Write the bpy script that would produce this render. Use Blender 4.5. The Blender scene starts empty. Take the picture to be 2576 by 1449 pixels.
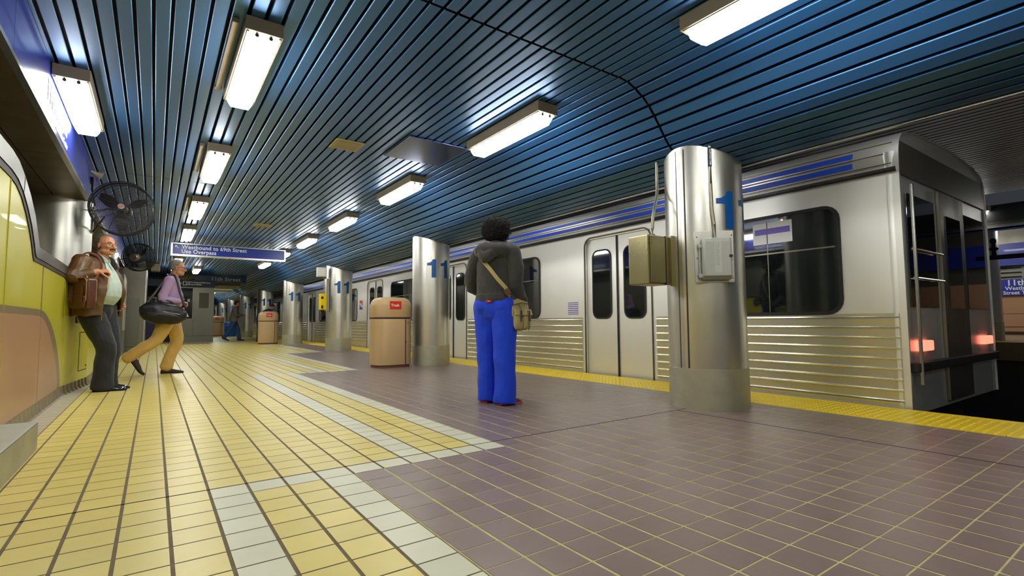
import bpy, bmesh, math, random
from math import sin, cos, pi, radians, sqrt, atan2
from mathutils import Vector, Matrix, noise

random.seed(11)
scn = bpy.context.scene
C = scn.collection

# ---------------------------------------------------------------- camera, light, exposure
cam_d = bpy.data.cameras.new('camera')
cam = bpy.data.objects.new('camera', cam_d)
C.objects.link(cam)
scn.camera = cam
cam_d.sensor_width = 36.0
cam_d.lens = 36.0 * 1268.65 / 2576.0
cam_d.clip_start = 0.05
cam_d.clip_end = 400
YAW, PITCH, ROLL = 0.61646, 0.06631, -0.00665
fwd = Vector((sin(YAW) * cos(PITCH), cos(YAW) * cos(PITCH), sin(PITCH)))
rgt = Vector((cos(YAW), -sin(YAW), 0))
up = rgt.cross(fwd)
r2 = cos(ROLL) * rgt + sin(ROLL) * up
u2 = -sin(ROLL) * rgt + cos(ROLL) * up
cam.matrix_world = Matrix(((r2.x, u2.x, -fwd.x, 0), (r2.y, u2.y, -fwd.y, 0), (r2.z, u2.z, -fwd.z, 0.75), (0, 0, 0, 1)))

world = bpy.data.worlds.new('station_air')
scn.world = world
world.use_nodes = True
world.node_tree.nodes['Background'].inputs[0].default_value = (0.75, 0.85, 1.0, 1)
world.node_tree.nodes['Background'].inputs[1].default_value = 0.03

vs = scn.view_settings
vs.view_transform = 'Standard'
vs.look = 'None'
vs.gamma = 1.0
vs.use_curve_mapping = False
vs.exposure = 0.5
cy = scn.cycles
cy.use_denoising = True
cy.use_adaptive_sampling = True
cy.adaptive_threshold = 0.04
cy.max_bounces = 6
cy.diffuse_bounces = 3
cy.glossy_bounces = 3
cy.sample_clamp_indirect = 8.0
cy.caustics_reflective = False
cy.caustics_refractive = False
LAMP = 21.0          # radiance of the fluorescent lenses

# ---------------------------------------------------------------- helpers
def lin(c):
    out = []
    for v in c:
        v = v / 255.0
        out.append(v / 12.92 if v <= 0.04045 else ((v + 0.055) / 1.055) ** 2.4)
    return (out[0], out[1], out[2], 1.0)

MATS = {}
def mat(name, rgb, rough=0.5, metal=0.0, var=0.0, vscale=4.0, vstretch=(1, 1, 1), bump=0.0, bscale=20.0, bstretch=(1, 1, 1),
        rvar=0.0, spec=0.5, emit=None, estr=0.0, coat=0.0, rgb2=None, sheen=0.0, detail=4.0):
    if name in MATS:
        return MATS[name]
    m = bpy.data.materials.new(name)
    m.use_nodes = True
    nt = m.node_tree
    b = nt.nodes['Principled BSDF']
    b.inputs['Base Color'].default_value = lin(rgb)
    b.inputs['Roughness'].default_value = rough
    b.inputs['Metallic'].default_value = metal
    b.inputs['Specular IOR Level'].default_value = spec
    b.inputs['Coat Weight'].default_value = coat
    b.inputs['Sheen Weight'].default_value = sheen
    if emit is not None:
        b.inputs['Emission Color'].default_value = lin(emit)
        b.inputs['Emission Strength'].default_value = estr
    tc = nt.nodes.new('ShaderNodeTexCoord')
    def noise_node(scale, stretch):
        mp = nt.nodes.new('ShaderNodeMapping')
        mp.inputs['Scale'].default_value = stretch
        nt.links.new(tc.outputs['Object'], mp.inputs['Vector'])
        n = nt.nodes.new('ShaderNodeTexNoise')
        n.inputs['Scale'].default_value = scale
        n.inputs['Detail'].default_value = detail
        nt.links.new(mp.outputs['Vector'], n.inputs['Vector'])
        return n
    if var > 0 or rgb2 or rvar > 0:
        n = noise_node(vscale, vstretch)
        if var > 0 or rgb2:
            ramp = nt.nodes.new('ShaderNodeMix')
            ramp.data_type = 'RGBA'
            c1 = lin(rgb)
            if rgb2:
                a, c = c1, lin(rgb2)
            else:
                a = tuple(min(1, x * (1 + var)) for x in c1[:3]) + (1,)
                c = tuple(x * (1 - var) for x in c1[:3]) + (1,)
            ramp.inputs['A'].default_value = a
            ramp.inputs['B'].default_value = c
            mr = nt.nodes.new('ShaderNodeMapRange')
            mr.inputs['From Min'].default_value = 0.25
            mr.inputs['From Max'].default_value = 0.75
            mr.interpolation_type = 'SMOOTHSTEP'
            nt.links.new(n.outputs['Fac'], mr.inputs['Value'])
            nt.links.new(mr.outputs['Result'], ramp.inputs['Factor'])
            nt.links.new(ramp.outputs['Result'], b.inputs['Base Color'])
        if rvar > 0:
            mr2 = nt.nodes.new('ShaderNodeMapRange')
            mr2.inputs['From Min'].default_value = 0.2
            mr2.inputs['From Max'].default_value = 0.8
            mr2.interpolation_type = 'SMOOTHSTEP'
            mr2.inputs['To Min'].default_value = max(0.02, rough - rvar)
            mr2.inputs['To Max'].default_value = min(1, rough + rvar)
            nt.links.new(n.outputs['Fac'], mr2.inputs['Value'])
            nt.links.new(mr2.outputs['Result'], b.inputs['Roughness'])
    if bump > 0:
        n2 = noise_node(bscale, bstretch)
        bp = nt.nodes.new('ShaderNodeBump')
        bp.inputs['Strength'].default_value = 1.0
        bp.inputs['Distance'].default_value = bump
        nt.links.new(n2.outputs['Fac'], bp.inputs['Height'])
        nt.links.new(bp.outputs['Normal'], b.inputs['Normal'])
    MATS[name] = m
    return m

WL = {}      # object -> world position of its origin
def worldloc(o):
    return WL.get(o.name, Vector((0, 0, 0)))

class MB:
    """collects shapes, then links them as one mesh object"""
    def __init__(s):
        s.v, s.f, s.m = [], [], []
    def add(s, vs_, fs, m=0):
        n = len(s.v)
        s.v += [tuple(p) for p in vs_]
        s.f += [tuple(i + n for i in f) for f in fs]
        s.m += [m] * len(fs)
    def box(s, x0, x1, y0, y1, z0, z1, m=0):
        v = [(x, y, z) for z in (z0, z1) for y in (y0, y1) for x in (x0, x1)]
        s.add(v, [(0, 2, 3, 1), (4, 5, 7, 6), (0, 1, 5, 4), (2, 6, 7, 3), (0, 4, 6, 2), (1, 3, 7, 5)], m)
    def quad(s, a, b, c, d, m=0):
        s.add([a, b, c, d], [(0, 1, 2, 3)], m)
    def prism(s, pts, axis, a0, a1, m=0, cap=True):
        """pts 2-D in the two other axes (cyclic order), extruded along axis"""
        def P(p, a):
            if axis == 'x': return (a, p[0], p[1])
            if axis == 'y': return (p[0], a, p[1])
            return (p[0], p[1], a)
        n = len(pts)
        v = [P(p, a0) for p in pts] + [P(p, a1) for p in pts]
        f = [(i, (i + 1) % n, n + (i + 1) % n, n + i) for i in range(n)]
        if cap:
            f += [tuple(range(n))[::-1], tuple(range(n, 2 * n))]
        s.add(v, f, m)
    def rings(s, rings, m=0, closed=True, caps=True):
        """list of rings (equal length lists of points)"""
        n = len(rings[0])
        v = [p for r in rings for p in r]
        f = []
        for k in range(len(rings) - 1):
            for i in range(n if closed else n - 1):
                j = (i + 1) % n
                f.append((k * n + i, k * n + j, (k + 1) * n + j, (k + 1) * n + i))
        if caps and closed:
            f.append(tuple(range(n))[::-1])
            f.append(tuple((len(rings) - 1) * n + i for i in range(n)))
        s.add(v, f, m)
    def cyl(s, p0, p1, r, seg=16, r1=None, m=0, caps=True):
        p0, p1 = Vector(p0), Vector(p1)
        t = (p1 - p0).normalized()
        a = Vector((0, 0, 1)) if abs(t.z) < .9 else Vector((1, 0, 0))
        a = (a - a.dot(t) * t).normalized()
        b = t.cross(a)
        r1 = r if r1 is None else r1
        R = []
        for p, rr in ((p0, r), (p1, r1)):
            R.append([p + rr * (cos(2 * pi * i / seg) * a + sin(2 * pi * i / seg) * b) for i in range(seg)])
        s.rings(R, m, True, caps)
    def tube(s, path, r, seg=8, m=0, ref=(0, 0, 1)):
        path = [Vector(p) for p in path]
        R = []
        ref = Vector(ref)
        for i, p in enumerate(path):
            t = (path[min(i + 1, len(path) - 1)] - path[max(i - 1, 0)]).normalized()
            a = ref - ref.dot(t) * t
            if a.length < 1e-3:
                a = Vector((1, 0.1, 0)) - Vector((1, 0.1, 0)).dot(t) * t
            a.normalize()
            b = t.cross(a)
            rr = r[i] if isinstance(r, (list, tuple)) else r
            ra, rb = rr if isinstance(rr, (list, tuple)) else (rr, rr)
            R.append([p + ra * cos(2 * pi * k / seg) * a + rb * sin(2 * pi * k / seg) * b for k in range(seg)])
        s.rings(R, m)
    def lathe(s, prof, center=(0, 0, 0), seg=24, m=0, axis='z'):
        cx, cy_, cz = center
        R = []
        for r, h in prof:
            ring = []
            for k in range(seg):
                a = 2 * pi * k / seg
                if axis == 'z': ring.append((cx + r * cos(a), cy_ + r * sin(a), cz + h))
                elif axis == 'y': ring.append((cx + r * cos(a), cy_ + h, cz + r * sin(a)))
                else: ring.append((cx + h, cy_ + r * cos(a), cz + r * sin(a)))
            R.append(ring)
        s.rings(R, m)
    def ball(s, c, r, seg=16, m=0):
        rx, ry, rz = r if isinstance(r, (tuple, list)) else (r, r, r)
        n = max(6, seg // 2)
        prof = []
        R = []
        for i in range(n + 1):
            th = pi * i / n
            th = min(max(th, 0.03), pi - 0.03)
            R.append([(c[0] + rx * sin(th) * cos(2 * pi * k / seg), c[1] + ry * sin(th) * sin(2 * pi * k / seg), c[2] - rz * cos(th)) for k in range(seg)])
        s.rings(R, m)
    def mesh(s, name, mats, off=(0, 0, 0), smooth=False, fix=True):
        me = bpy.data.meshes.new(name)
        ox, oy, oz = off
        me.from_pydata([(x - ox, y - oy, z - oz) for x, y, z in s.v], [], s.f)
        mats = mats if isinstance(mats, (list, tuple)) else [mats]
        for mm in mats:
            me.materials.append(mm)
        me.polygons.foreach_set('material_index', s.m)
        if fix:
            bm = bmesh.new(); bm.from_mesh(me)
            bmesh.ops.recalc_face_normals(bm, faces=bm.faces)
            bm.to_mesh(me); bm.free()
        if smooth:
            me.polygons.foreach_set('use_smooth', [True] * len(me.polygons))
            if smooth != 'all':
                try: me.set_sharp_from_angle(angle=radians(40 if smooth is True else smooth))
                except Exception: pass
        me.update()
        return me
    def build(s, name, mats, parent=None, smooth=False, bevel=0, fix=True, seg=2, label=None):
        off = worldloc(parent) if parent else (0, 0, 0)
        me = s.mesh(name, mats, off, smooth, fix)
        o = bpy.data.objects.new(name, me)
        C.objects.link(o)
        if parent:
            o.parent = parent
            WL[o.name] = Vector(off)
        if bevel:
            md = o.modifiers.new('edge', 'BEVEL')
            md.width = bevel; md.segments = seg; md.limit_method = 'ANGLE'; md.angle_limit = radians(35)
            md.harden_normals = False
        if label: o['label'] = label
        return o

def tag(o, label=None, cat=None, group=None, kind=None):
    if label: o['label'] = label
    if cat: o['category'] = cat
    if group: o['group'] = group
    if kind: o['kind'] = kind
    return o
def struct(o):
    o['kind'] = 'structure'
    return o
def thing(name, label, cat, loc=(0, 0, 0), rz=0, group=None):
    o = bpy.data.objects.new(name, None)
    o.empty_display_size = .1
    C.objects.link(o)
    o.location = loc
    o.rotation_euler = (0, 0, rz)
    tag(o, label, cat, group)
    WL[o.name] = Vector(loc) if rz == 0 else Vector((0, 0, 0))
    return o
def dup(root, loc, rz=None, label=None, group=None):
    def cp(o, par):
        c = o.copy(); C.objects.link(c); c.parent = par
        for ch in [x for x in o.children]:
            cp(ch, c)
        return c
    r = cp(root, None)
    r.location = loc
    if rz is not None: r.rotation_euler = (0, 0, rz)
    if label: r['label'] = label
    if group: r['group'] = group
    return r
def text(body, size, name, m, parent, matrix, bold=0.0, depth=0.001, align='LEFT', sx=1.0, spacing=1.0, linesp=1.0):
    cu = bpy.data.curves.new(name, 'FONT')
    cu.body = body
    cu.size = size
    cu.extrude = depth
    cu.offset = bold
    cu.align_x = align
    cu.space_character = spacing
    cu.space_line = linesp
    cu.resolution_u = 3
    cu.materials.append(m)
    tmp = bpy.data.objects.new(name, cu)
    C.objects.link(tmp)
    bpy.context.view_layer.update()
    dg = bpy.context.evaluated_depsgraph_get()
    me = bpy.data.meshes.new_from_object(tmp.evaluated_get(dg))
    me.name = name
    bpy.data.objects.remove(tmp)
    bpy.data.curves.remove(cu)
    off = worldloc(parent)
    M = Matrix.Translation(-off) @ matrix @ Matrix.Diagonal((sx, 1, 1, 1))
    me.transform(M)
    if not me.materials: me.materials.append(m)
    o = bpy.data.objects.new(name, me)
    C.objects.link(o)
    o.parent = parent
    WL[o.name] = off
    return o
def frame(origin, xaxis, yaxis):
    x = Vector(xaxis).normalized(); y = Vector(yaxis).normalized(); z = x.cross(y)
    return Matrix(((x.x, y.x, z.x, origin[0]), (x.y, y.y, z.y, origin[1]), (x.z, y.z, z.z, origin[2]), (0, 0, 0, 1)))

# ---------------------------------------------------------------- materials
M_steel = mat('brushed_steel', (214, 212, 202), .35, .93, var=.10, vscale=1.6, rvar=.08, bump=.0008, bscale=2.2, bstretch=(1, 1, .5))
M_steel_low = mat('scuffed_steel', (190, 188, 166), .5, .75, var=.08, vscale=9, bump=.001, bscale=30)
M_steel_dull = mat('dull_steel', (128, 124, 112), .42, .9, var=.08, vscale=3, rvar=.08)
M_soffit = mat('bronze_soffit', (112, 98, 74), .38, .75, var=.14, vscale=2.5, rvar=.08)
M_trim = mat('bright_trim', (205, 205, 198), .25, 1.0)
M_dark = mat('black_void', (14, 14, 15), .8)
M_darkpaint = mat('dark_paint', (34, 35, 36), .55)
M_rubber = mat('dark_bronze', (58, 46, 26), .6, var=.35, vscale=9)
M_slat = mat('blue_grey_slat', (38, 106, 170), .45, .72, var=.14, vscale=1.1, vstretch=(1, .35, 1), coat=.8)
M_slat.node_tree.nodes['Principled BSDF'].inputs['Coat Roughness'].default_value = .4
M_slat_track = mat('track_slat', (190, 196, 205), .45, .2, var=.2, vscale=1.0)
M_lens = mat('lamp_lens', (250, 250, 245), .4, emit=(255, 254, 246), estr=LAMP)
M_house = mat('lamp_housing', (150, 138, 118), .5, .3, var=.06)
M_blue = mat('sign_blue', (34, 50, 150), .32, var=.05, vscale=2, coat=.2)
M_navy = mat('navy_panel', (10, 26, 58), .6, var=.08, vscale=2)
M_white = mat('sign_white', (226, 228, 226), .5)
M_numeral = mat('numeral_blue', (10, 84, 158), .4)
M_yelwall = mat('yellow_enamel', (196, 190, 58), .32, var=.04, vscale=1.0, bump=.001, bscale=1.5, coat=.15, spec=.3)
M_salmon = mat('salmon_enamel', (178, 138, 106), .34, var=.04, vscale=1.0, bump=.001, bscale=1.5, coat=.1, spec=.3)
M_greyband = mat('taupe_enamel', (132, 116, 88), .34, var=.04, coat=.1, spec=.3)
M_tile_y = None
# ---------------------------------------------------------------- floor tiles
PX, PY = 0.15307, 0.15095        # tile pitch across and along the platform
GX0, GY0 = -0.38796, 2.69605     # grid line 0 in both directions
def tile_mat(name, rgb, rough, vr=.07):
    m = bpy.data.materials.new(name); m.use_nodes = True
    nt = m.node_tree; b = nt.nodes['Principled BSDF']
    tc = nt.nodes.new('ShaderNodeTexCoord')
    sub = nt.nodes.new('ShaderNodeVectorMath'); sub.operation = 'SUBTRACT'; sub.inputs[1].default_value = (GX0, GY0, 0)
    div = nt.nodes.new('ShaderNodeVectorMath'); div.operation = 'DIVIDE'; div.inputs[1].default_value = (PX, PY, 1)
    fl = nt.nodes.new('ShaderNodeVectorMath'); fl.operation = 'FLOOR'
    wn = nt.nodes.new('ShaderNodeTexWhiteNoise'); wn.noise_dimensions = '2D'
    nt.links.new(tc.outputs['Object'], sub.inputs[0]); nt.links.new(sub.outputs[0], div.inputs[0])
    nt.links.new(div.outputs[0], fl.inputs[0]); nt.links.new(fl.outputs[0], wn.inputs['Vector'])
    n = nt.nodes.new('ShaderNodeTexNoise'); n.inputs['Scale'].default_value = 9; n.inputs['Detail'].default_value = 5
    nt.links.new(tc.outputs['Object'], n.inputs['Vector'])
    add = nt.nodes.new('ShaderNodeMath'); add.operation = 'ADD'
    nt.links.new(wn.outputs['Value'], add.inputs[0]); nt.links.new(n.outputs['Fac'], add.inputs[1])
    mr = nt.nodes.new('ShaderNodeMapRange'); mr.inputs['From Min'].default_value = .3; mr.inputs['From Max'].default_value = 1.7
    nt.links.new(add.outputs[0], mr.inputs['Value'])
    mx = nt.nodes.new('ShaderNodeMix'); mx.data_type = 'RGBA'
    c = lin(rgb)
    mx.inputs['A'].default_value = tuple(x * (1 - vr) for x in c[:3]) + (1,)
    mx.inputs['B'].default_value = tuple(min(1, x * (1 + vr)) for x in c[:3]) + (1,)
    nt.links.new(mr.outputs['Result'], mx.inputs['Factor'])
    nt.links.new(mx.outputs['Result'], b.inputs['Base Color'])
    b.inputs['Roughness'].default_value = rough
    bp = nt.nodes.new('ShaderNodeBump'); bp.inputs['Distance'].default_value = .0012
    n2 = nt.nodes.new('ShaderNodeTexNoise'); n2.inputs['Scale'].default_value = 14
    nt.links.new(tc.outputs['Object'], n2.inputs['Vector'])
    nt.links.new(n2.outputs['Fac'], bp.inputs['Height']); nt.links.new(bp.outputs['Normal'], b.inputs['Normal'])
    return m
T_yel = tile_mat('tile_yellow', (222, 204, 110), .34)
T_wht = tile_mat('tile_white', (214, 214, 188), .36)
T_pur = tile_mat('tile_mauve', (134, 115, 110), .34, .10)
T_gy = mat('grout_dark', (112, 98, 70), .8, var=.15, vscale=12)
T_gp = mat('grout_olive', (192, 184, 130), .8, var=.15, vscale=12)
T_pale = tile_mat('tile_pale', (188, 180, 152), .36)

def tile_kind(i, r):
    """0 yellow 1 white 2 mauve; r grows towards the camera"""
    # saw-tooth bays, 36 rows each; bay 0 holds r >= 1
    b = -(r // 36)
    o = 7 + 6 * b                 # white outer column of this bay
    # row that closes the bay on its near side: r = 0, -36, -72 ...
    if r % 36 == 0:
        ok = 7 + 6 * (-(r // 36)) + 6   # outer column of the bay it closes
        if ok - 9 <= i <= ok: return 1
        return 0 if i < ok else 2
    if i > o: return 2
    if i == o or i == o - 3: return 1
    return 0
fl = MB()
EX = 4.44
i_min, i_max = -1, int((EX - GX0) / PX) + 1
gx, gy = .0060, .0034
for r in range(-300, 30):
    y1 = GY0 - PY * r; y0 = y1 - PY
    # tile rows: row index rr = r+? ; r=0 is the row just nearer than the joint
    if y0 < -2.2: continue
    for i in range(i_min, i_max + 1):
        x0 = GX0 + PX * i; x1 = min(x0 + PX, EX)
        if x0 >= EX - .01: continue
        k = tile_kind(i, r)
        if .8 < (x0 + .07) < 1.7 and 21.5 < y0 < 23.2: k = 2
        fl.quad((x0, y0, 0), (x1, y0, 0), (x1, y1, 0), (x0, y1, 0), 4 if k == 2 else 3)
        fl.quad((x0 + gx, y0 + gy, .0012), (x1 - gx, y0 + gy, .0012), (x1 - gx, y1 - gy, .0012), (x0 + gx, y1 - gy, .0012), k)
    for x0, x1, k in ((-.615, GX0 - PX, 0), (-.78, -.615, 5)):
        fl.quad((x0, y0, 0), (x1, y0, 0), (x1, y1, 0), (x0, y1, 0), 3)
        fl.quad((x0 + gx * .6, y0 + gy, .0012), (x1 - gx * .6, y0 + gy, .0012), (x1 - gx * .6, y1 - gy, .0012), (x0 + gx * .6, y1 - gy, .0012), k)
# dark expansion joints and the slab below
fl.box(-.78, EX, GY0 - .004, GY0 + .003, -.01, .0022, 6)
XJ = GX0 + PX * 26
fl.box(XJ - .003, XJ + .003, -2.2, GY0 - .01, -.01, .0022, 6)
fl.box(-3.0, 5.08, -2.4, 56, -1.25, -.012, 7)
o = fl.build('floor', [T_yel, T_wht, T_pur, T_gy, T_gp, T_pale, M_dark, M_darkpaint], fix=False)
struct(o)

# tactile strip with truncated domes
M_tact = mat('tactile_yellow', (246, 214, 34), .42, var=.04, vscale=6)
ts = MB()
X0, X1 = EX, 5.09
y = -2.2
while y < 50:
    ye = y + .61
    ts.box(X0 + .002, X1 - .045, y + .002, ye - .002, -.01, .004, 0)
    y = ye
ts.box(X1 - .045, X1, -2.2, 50, -.12, .007, 0)
nx = 10
y = -2.0
while y < 30:
    yy = y
    far = y > 12
    for k in range(nx):
        cx = X0 + .035 + k * (X1 - .045 - X0 - .06) / (nx - 1)
        sg = 4 if far else 8
        a = [(cx + .0125 * cos(2 * pi * q / sg), yy + .0125 * sin(2 * pi * q / sg), .004) for q in range(sg)]
        b = [(cx + .0075 * cos(2 * pi * q / sg), yy + .0075 * sin(2 * pi * q / sg), .0095) for q in range(sg)]
        ts.add(a + b, [(q, (q + 1) % sg, sg + (q + 1) % sg, sg + q) for q in range(sg)] + [tuple(range(sg, 2 * sg))], 0)
    y += .058
o = ts.build('trim_1', [M_tact], fix=False); struct(o)
tag(o, label='yellow studded tactile strip along the near platform edge')
pe = MB(); pe.box(4.98, 5.08, -2.2, 56, -1.2, -.121)
struct(pe.build('wall_platform_edge', [mat('edge_concrete', (52, 48, 42), .8, var=.2)]))

# ---------------------------------------------------------------- slatted ceiling
CZ = 2.745
PROF = [(-.73, CZ), (3.10, CZ), (3.179, 2.731), (3.27, 2.691), (3.367, 2.640), (3.440, 2.575), (3.507, 2.500), (3.574, 2.418), (3.637, 2.338),
        (3.704, 2.273), (3.78, 2.232), (3.87, 2.200), (3.97, 2.172), (4.08, 2.150), (4.18, 2.138), (4.27, 2.130)]
def prof_pts():
    L = [0]
    for a, b in zip(PROF, PROF[1:]):
        L.append(L[-1] + sqrt((b[0] - a[0]) ** 2 + (b[1] - a[1]) ** 2))
    return L
PL = prof_pts()
def prof_at(s):
    for k in range(len(PL) - 1):
        if s <= PL[k + 1] or k == len(PL) - 2:
            t = (s - PL[k]) / (PL[k + 1] - PL[k])
            a, b = PROF[k], PROF[k + 1]
            p = Vector((a[0] + (b[0] - a[0]) * t, a[1] + (b[1] - a[1]) * t))
            d = Vector((b[0] - a[0], b[1] - a[1])).normalized()
            return p, d
def soffit_z(x):
    if x >= PROF[-1][0]: return PROF[-1][1]
    for a, b in zip(PROF, PROF[1:]):
        if a[0] <= x <= b[0]:
            return a[1] + (b[1] - a[1]) * (x - a[0]) / (b[0] - a[0])
    return CZ
SEAMS = [-3.0, 2.765, 8.31, 13.86, 19.4, 24.95, 30.5, 36.0, 46]
def slat_ceiling(name, mirror=None, dz=0, seams=SEAMS, m=M_slat):
    c = MB()
    PS = .1007
    n = int((PL[-1] - .058) / PS) + 1
    def X(p): return (p[0] if mirror is None else mirror - p[0], p[1] + dz)
    for i in range(-1, n):
        s0 = .058 + PS * i + .0105; s1 = .058 + PS * (i + 1) - .0105
        s0 = max(s0, 0.0); s1 = min(s1, PL[-1])
        if s1 - s0 < .01: continue
        (a, da), (b, db) = prof_at(s0), prof_at(s1)
        d = (b - a).normalized(); nrm = Vector((-d.y, d.x))      # points up / back
        w = (b - a).length
        sec = [a + nrm * .022, a + nrm * .004, a + d * .004, b - d * .004, b + nrm * .004, b + nrm * .022]
        jig = [random.uniform(-.0012, .0012) for _ in range(len(seams))]
        for q in range(len(seams) - 1):
            gap = .011 if q == 1 else .006
            if q == 0: g0, g1 = 0, .011
            elif q == 1: g0, g1 = .011, .006
            else: g0 = g1 = .005
            ya, yb = seams[q] + g0, seams[q + 1] - g1
            R = [[(X(p + nrm * jig[q])[0], yy, X(p + nrm * jig[q])[1]) for p in sec] for yy in (ya, yb)]
            c.rings(R, 0, closed=False, caps=False)
    # backing above the slats
    back = []
    for k, (p, L_) in enumerate(zip(PROF, PL)):
        q, d = prof_at(min(L_, PL[-1] - 1e-4))
        back.append(Vector(p) + Vector((-d.y, d.x)) * .055)
    R = [[(X(p)[0], yy, X(p)[1]) for p in back] for yy in (seams[0], seams[-1])]
    c.rings(R, 1, closed=False, caps=False)
    o = c.build(name, [m, M_dark], fix=False)
    return struct(o)
slat_ceiling('ceiling')
# bright trim along the lip of the soffit, and the back of the bulkhead
tr = MB()
tr.box(4.262, 4.285, -3, 46, 2.118, 2.148)
tr.box(4.30, 4.312, -3, 46, 2.135, 2.16)
struct(tr.build('trim_2', [M_trim]))
bk = MB(); bk.box(4.32, 4.40, -3, 46, 2.16, 3.35)
struct(bk.build('wall_bulkhead', [M_dark]))
# ---------------------------------------------------------------- dark deck above the tracks
dk = MB()
x = 4.4
while x < 12.4:
    dk.box(x, x + .072, -3, 46, 3.02, 3.026, 0)
    x += .118
dk.box(4.4, 12.45, -3, 46, 3.10, 3.14, 1)
struct(dk.build('ceiling_tracks', [M_slat_track, M_dark], fix=False))

# ---------------------------------------------------------------- left side: fascia, soffit, walls
FX = -.705
fa = MB()
ys = [-3, .9, 3.9, 7.2, 10.5, 13.8, 17.0]
for a, b in zip(ys, ys[1:]):
    fa.box(FX - .03, FX, a + .003, b - .003, 2.30, 2.74, 0)
fascia = thing('fascia_sign', 'long blue fascia board with white station lettering above the left wall', 'sign', (FX, 7, 2.5))
fa.build('board', [M_blue], fascia)
e = MB(); e.box(FX - .035, FX + .006, -3, 17, 2.272, 2.30); e.build('edge_trim', [M_trim], fascia)
text('11th Street', .225, 'lettering', M_white, fascia, frame((FX + .002, 4.95, 2.44), (0, 1, 0), (0, 0, 1)), bold=.006)
text('Convention Center', .085, 'lettering', M_white, fascia, frame((FX + .002, 5.38, 2.34), (0, 1, 0), (0, 0, 1)), bold=.002)
text('11th Street', .225, 'lettering', M_white, fascia, frame((FX + .002, -1.2, 2.44), (0, 1, 0), (0, 0, 1)), bold=.006)
so = MB()
for a, b in zip([-3, 1.2, 3.6, 6.0, 8.4, 10.8, 13.2, 15.6], [1.2, 3.6, 6.0, 8.4, 10.8, 13.2, 15.6, 17.0]):
    so.box(-1.02, FX - .036, a + .004, b - .004, 2.276, 2.29)
    so.box(-1.62, -1.028, a + .004, b - .004, 2.276, 2.29)
so.box(-1.7, FX - .04, -3, 17, 2.293, 2.35, 1)
struct(so.build('ceiling_left_soffit', [M_soffit, M_dark]))
wl = MB(); wl.box(-1.75, -1.65, -3, 24, 0, 2.9)
struct(wl.build('wall_left_back', [M_steel_dull]))

# mural wall of enamelled panels
WX = -.785
yel_top = [(-3, 1.695), (4.45, 1.695), (4.62, 1.680), (4.79, 1.637), (4.96, 1.553), (5.10, 1.465), (5.22, 1.365), (5.30, 1.275), (5.345, 1.245),
           (5.6, 1.248), (6.95, 1.243), (7.2, 1.225), (7.45, 1.180), (7.68, 1.115), (7.86, 1.035), (8.00, .945), (8.09, .850), (8.13, .765)]
stl_top = [(-3, 1.868), (4.42, 1.868), (4.62, 1.850), (4.82, 1.795), (5.05, 1.703), (5.25, 1.595), (5.40, 1.465), (5.50, 1.375), (5.56, 1.372),
           (5.8, 1.374), (7.15, 1.370), (7.42, 1.352), (7.66, 1.300), (7.88, 1.210), (8.05, 1.105), (8.19, .985), (8.28, .870), (8.32, .765)]
def wx(y):
    """the wall bends outward past the seam at 7.12"""
    return WX if y <= 7.12 else (WX + .111 * (y - 7.12) if y < 8.2 else WX + .12)
def onto_bend(p):
    y, z = p
    if y <= 7.12: return p
    y2 = -1.5753 / (WX / y - .111)
    return (y2, .75 + (z - .75) * y2 / y)
yel_top = [onto_bend(p) for p in yel_top]
stl_top = [onto_bend(p) for p in stl_top]
mid_top = [((a[0] * .72 + b[0] * .28), (a[1] * .72 + b[1] * .28)) for a, b in zip(yel_top, stl_top)]
def strip_yz(mb, lo, hi, x, m, th=0):
    """vertical strip between two (y,z) chains of equal length at plane x, thickness th behind"""
    dx = x - WX
    for a, b, c, d in zip(lo, lo[1:], hi[1:], hi):
        mb.quad(*[(wx(q[0]) + dx, q[0], q[1]) for q in (a, b, c, d)], m)
    if th:
        for a, b in zip(hi, hi[1:]):
            mb.quad((wx(a[0]) + dx, a[0], a[1]), (wx(b[0]) + dx, b[0], b[1]), (wx(b[0]) + dx - th, b[0], b[1]), (wx(a[0]) + dx - th, a[0], a[1]), m)
mw = MB()
bot = [(p[0], .10) for p in yel_top]
strip_yz(mw, bot, yel_top, WX, 0, .2)
yE = yel_top[-1][0]
low = [yE, 7.9, 8.2, 13.2]
strip_yz(mw, [(y, .10) for y in low], [(y, .765) for y in low], WX, 0)
strip_yz(mw, [(y, .765) for y in low], [(y, .785) for y in low], WX + .001, 3, .30)
gr_t = [(-3, .877), (5.6, .877), (5.80, .874), (5.95, .860), (6.10, .826), (6.30, .765), (6.48, .690), (6.66, .590), (6.80, .485), (6.92, .370), (7.02, .240), (7.07, .101)]
sa_t = [(-3, .825), (5.45, .825), (5.65, .822), (5.80, .812), (5.94, .788), (6.12, .730), (6.28, .655), (6.45, .555), (6.60, .450), (6.72, .340), (6.83, .220), (6.89, .101)]
gz = [(p[0], .101) for p in gr_t]; sz = [(p[0], .101) for p in sa_t]
strip_yz(mw, gz, gr_t, WX + .002, 2)
strip_yz(mw, sz, sa_t, WX + .004, 1)
for yy in (2.1, 4.47, 5.77, 7.12):
    zt = 1.69 if yy < 4.5 else (1.24 if yy < 7.2 else .76)
    mw.box(WX, WX + .0052, yy, yy + .006, .10, zt, 0 if yy > 7.1 else (0 if yy < 4.5 else 2))
o = mw.build('wall_left', [M_yelwall, M_salmon, M_greyband, M_rubber], fix=False); struct(o)
fr = MB()
strip_yz(fr, mid_top, stl_top, WX + .012, 0, .30)
struct(fr.build('trim_3', [mat('frame_steel', (138, 138, 134), .34, 1.0, var=.08)], fix=False, smooth=True))
gk = MB()
strip_yz(gk, yel_top, mid_top, WX + .006, 0)
struct(gk.build('trim_4', [M_rubber], fix=False))
dv = MB()
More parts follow.
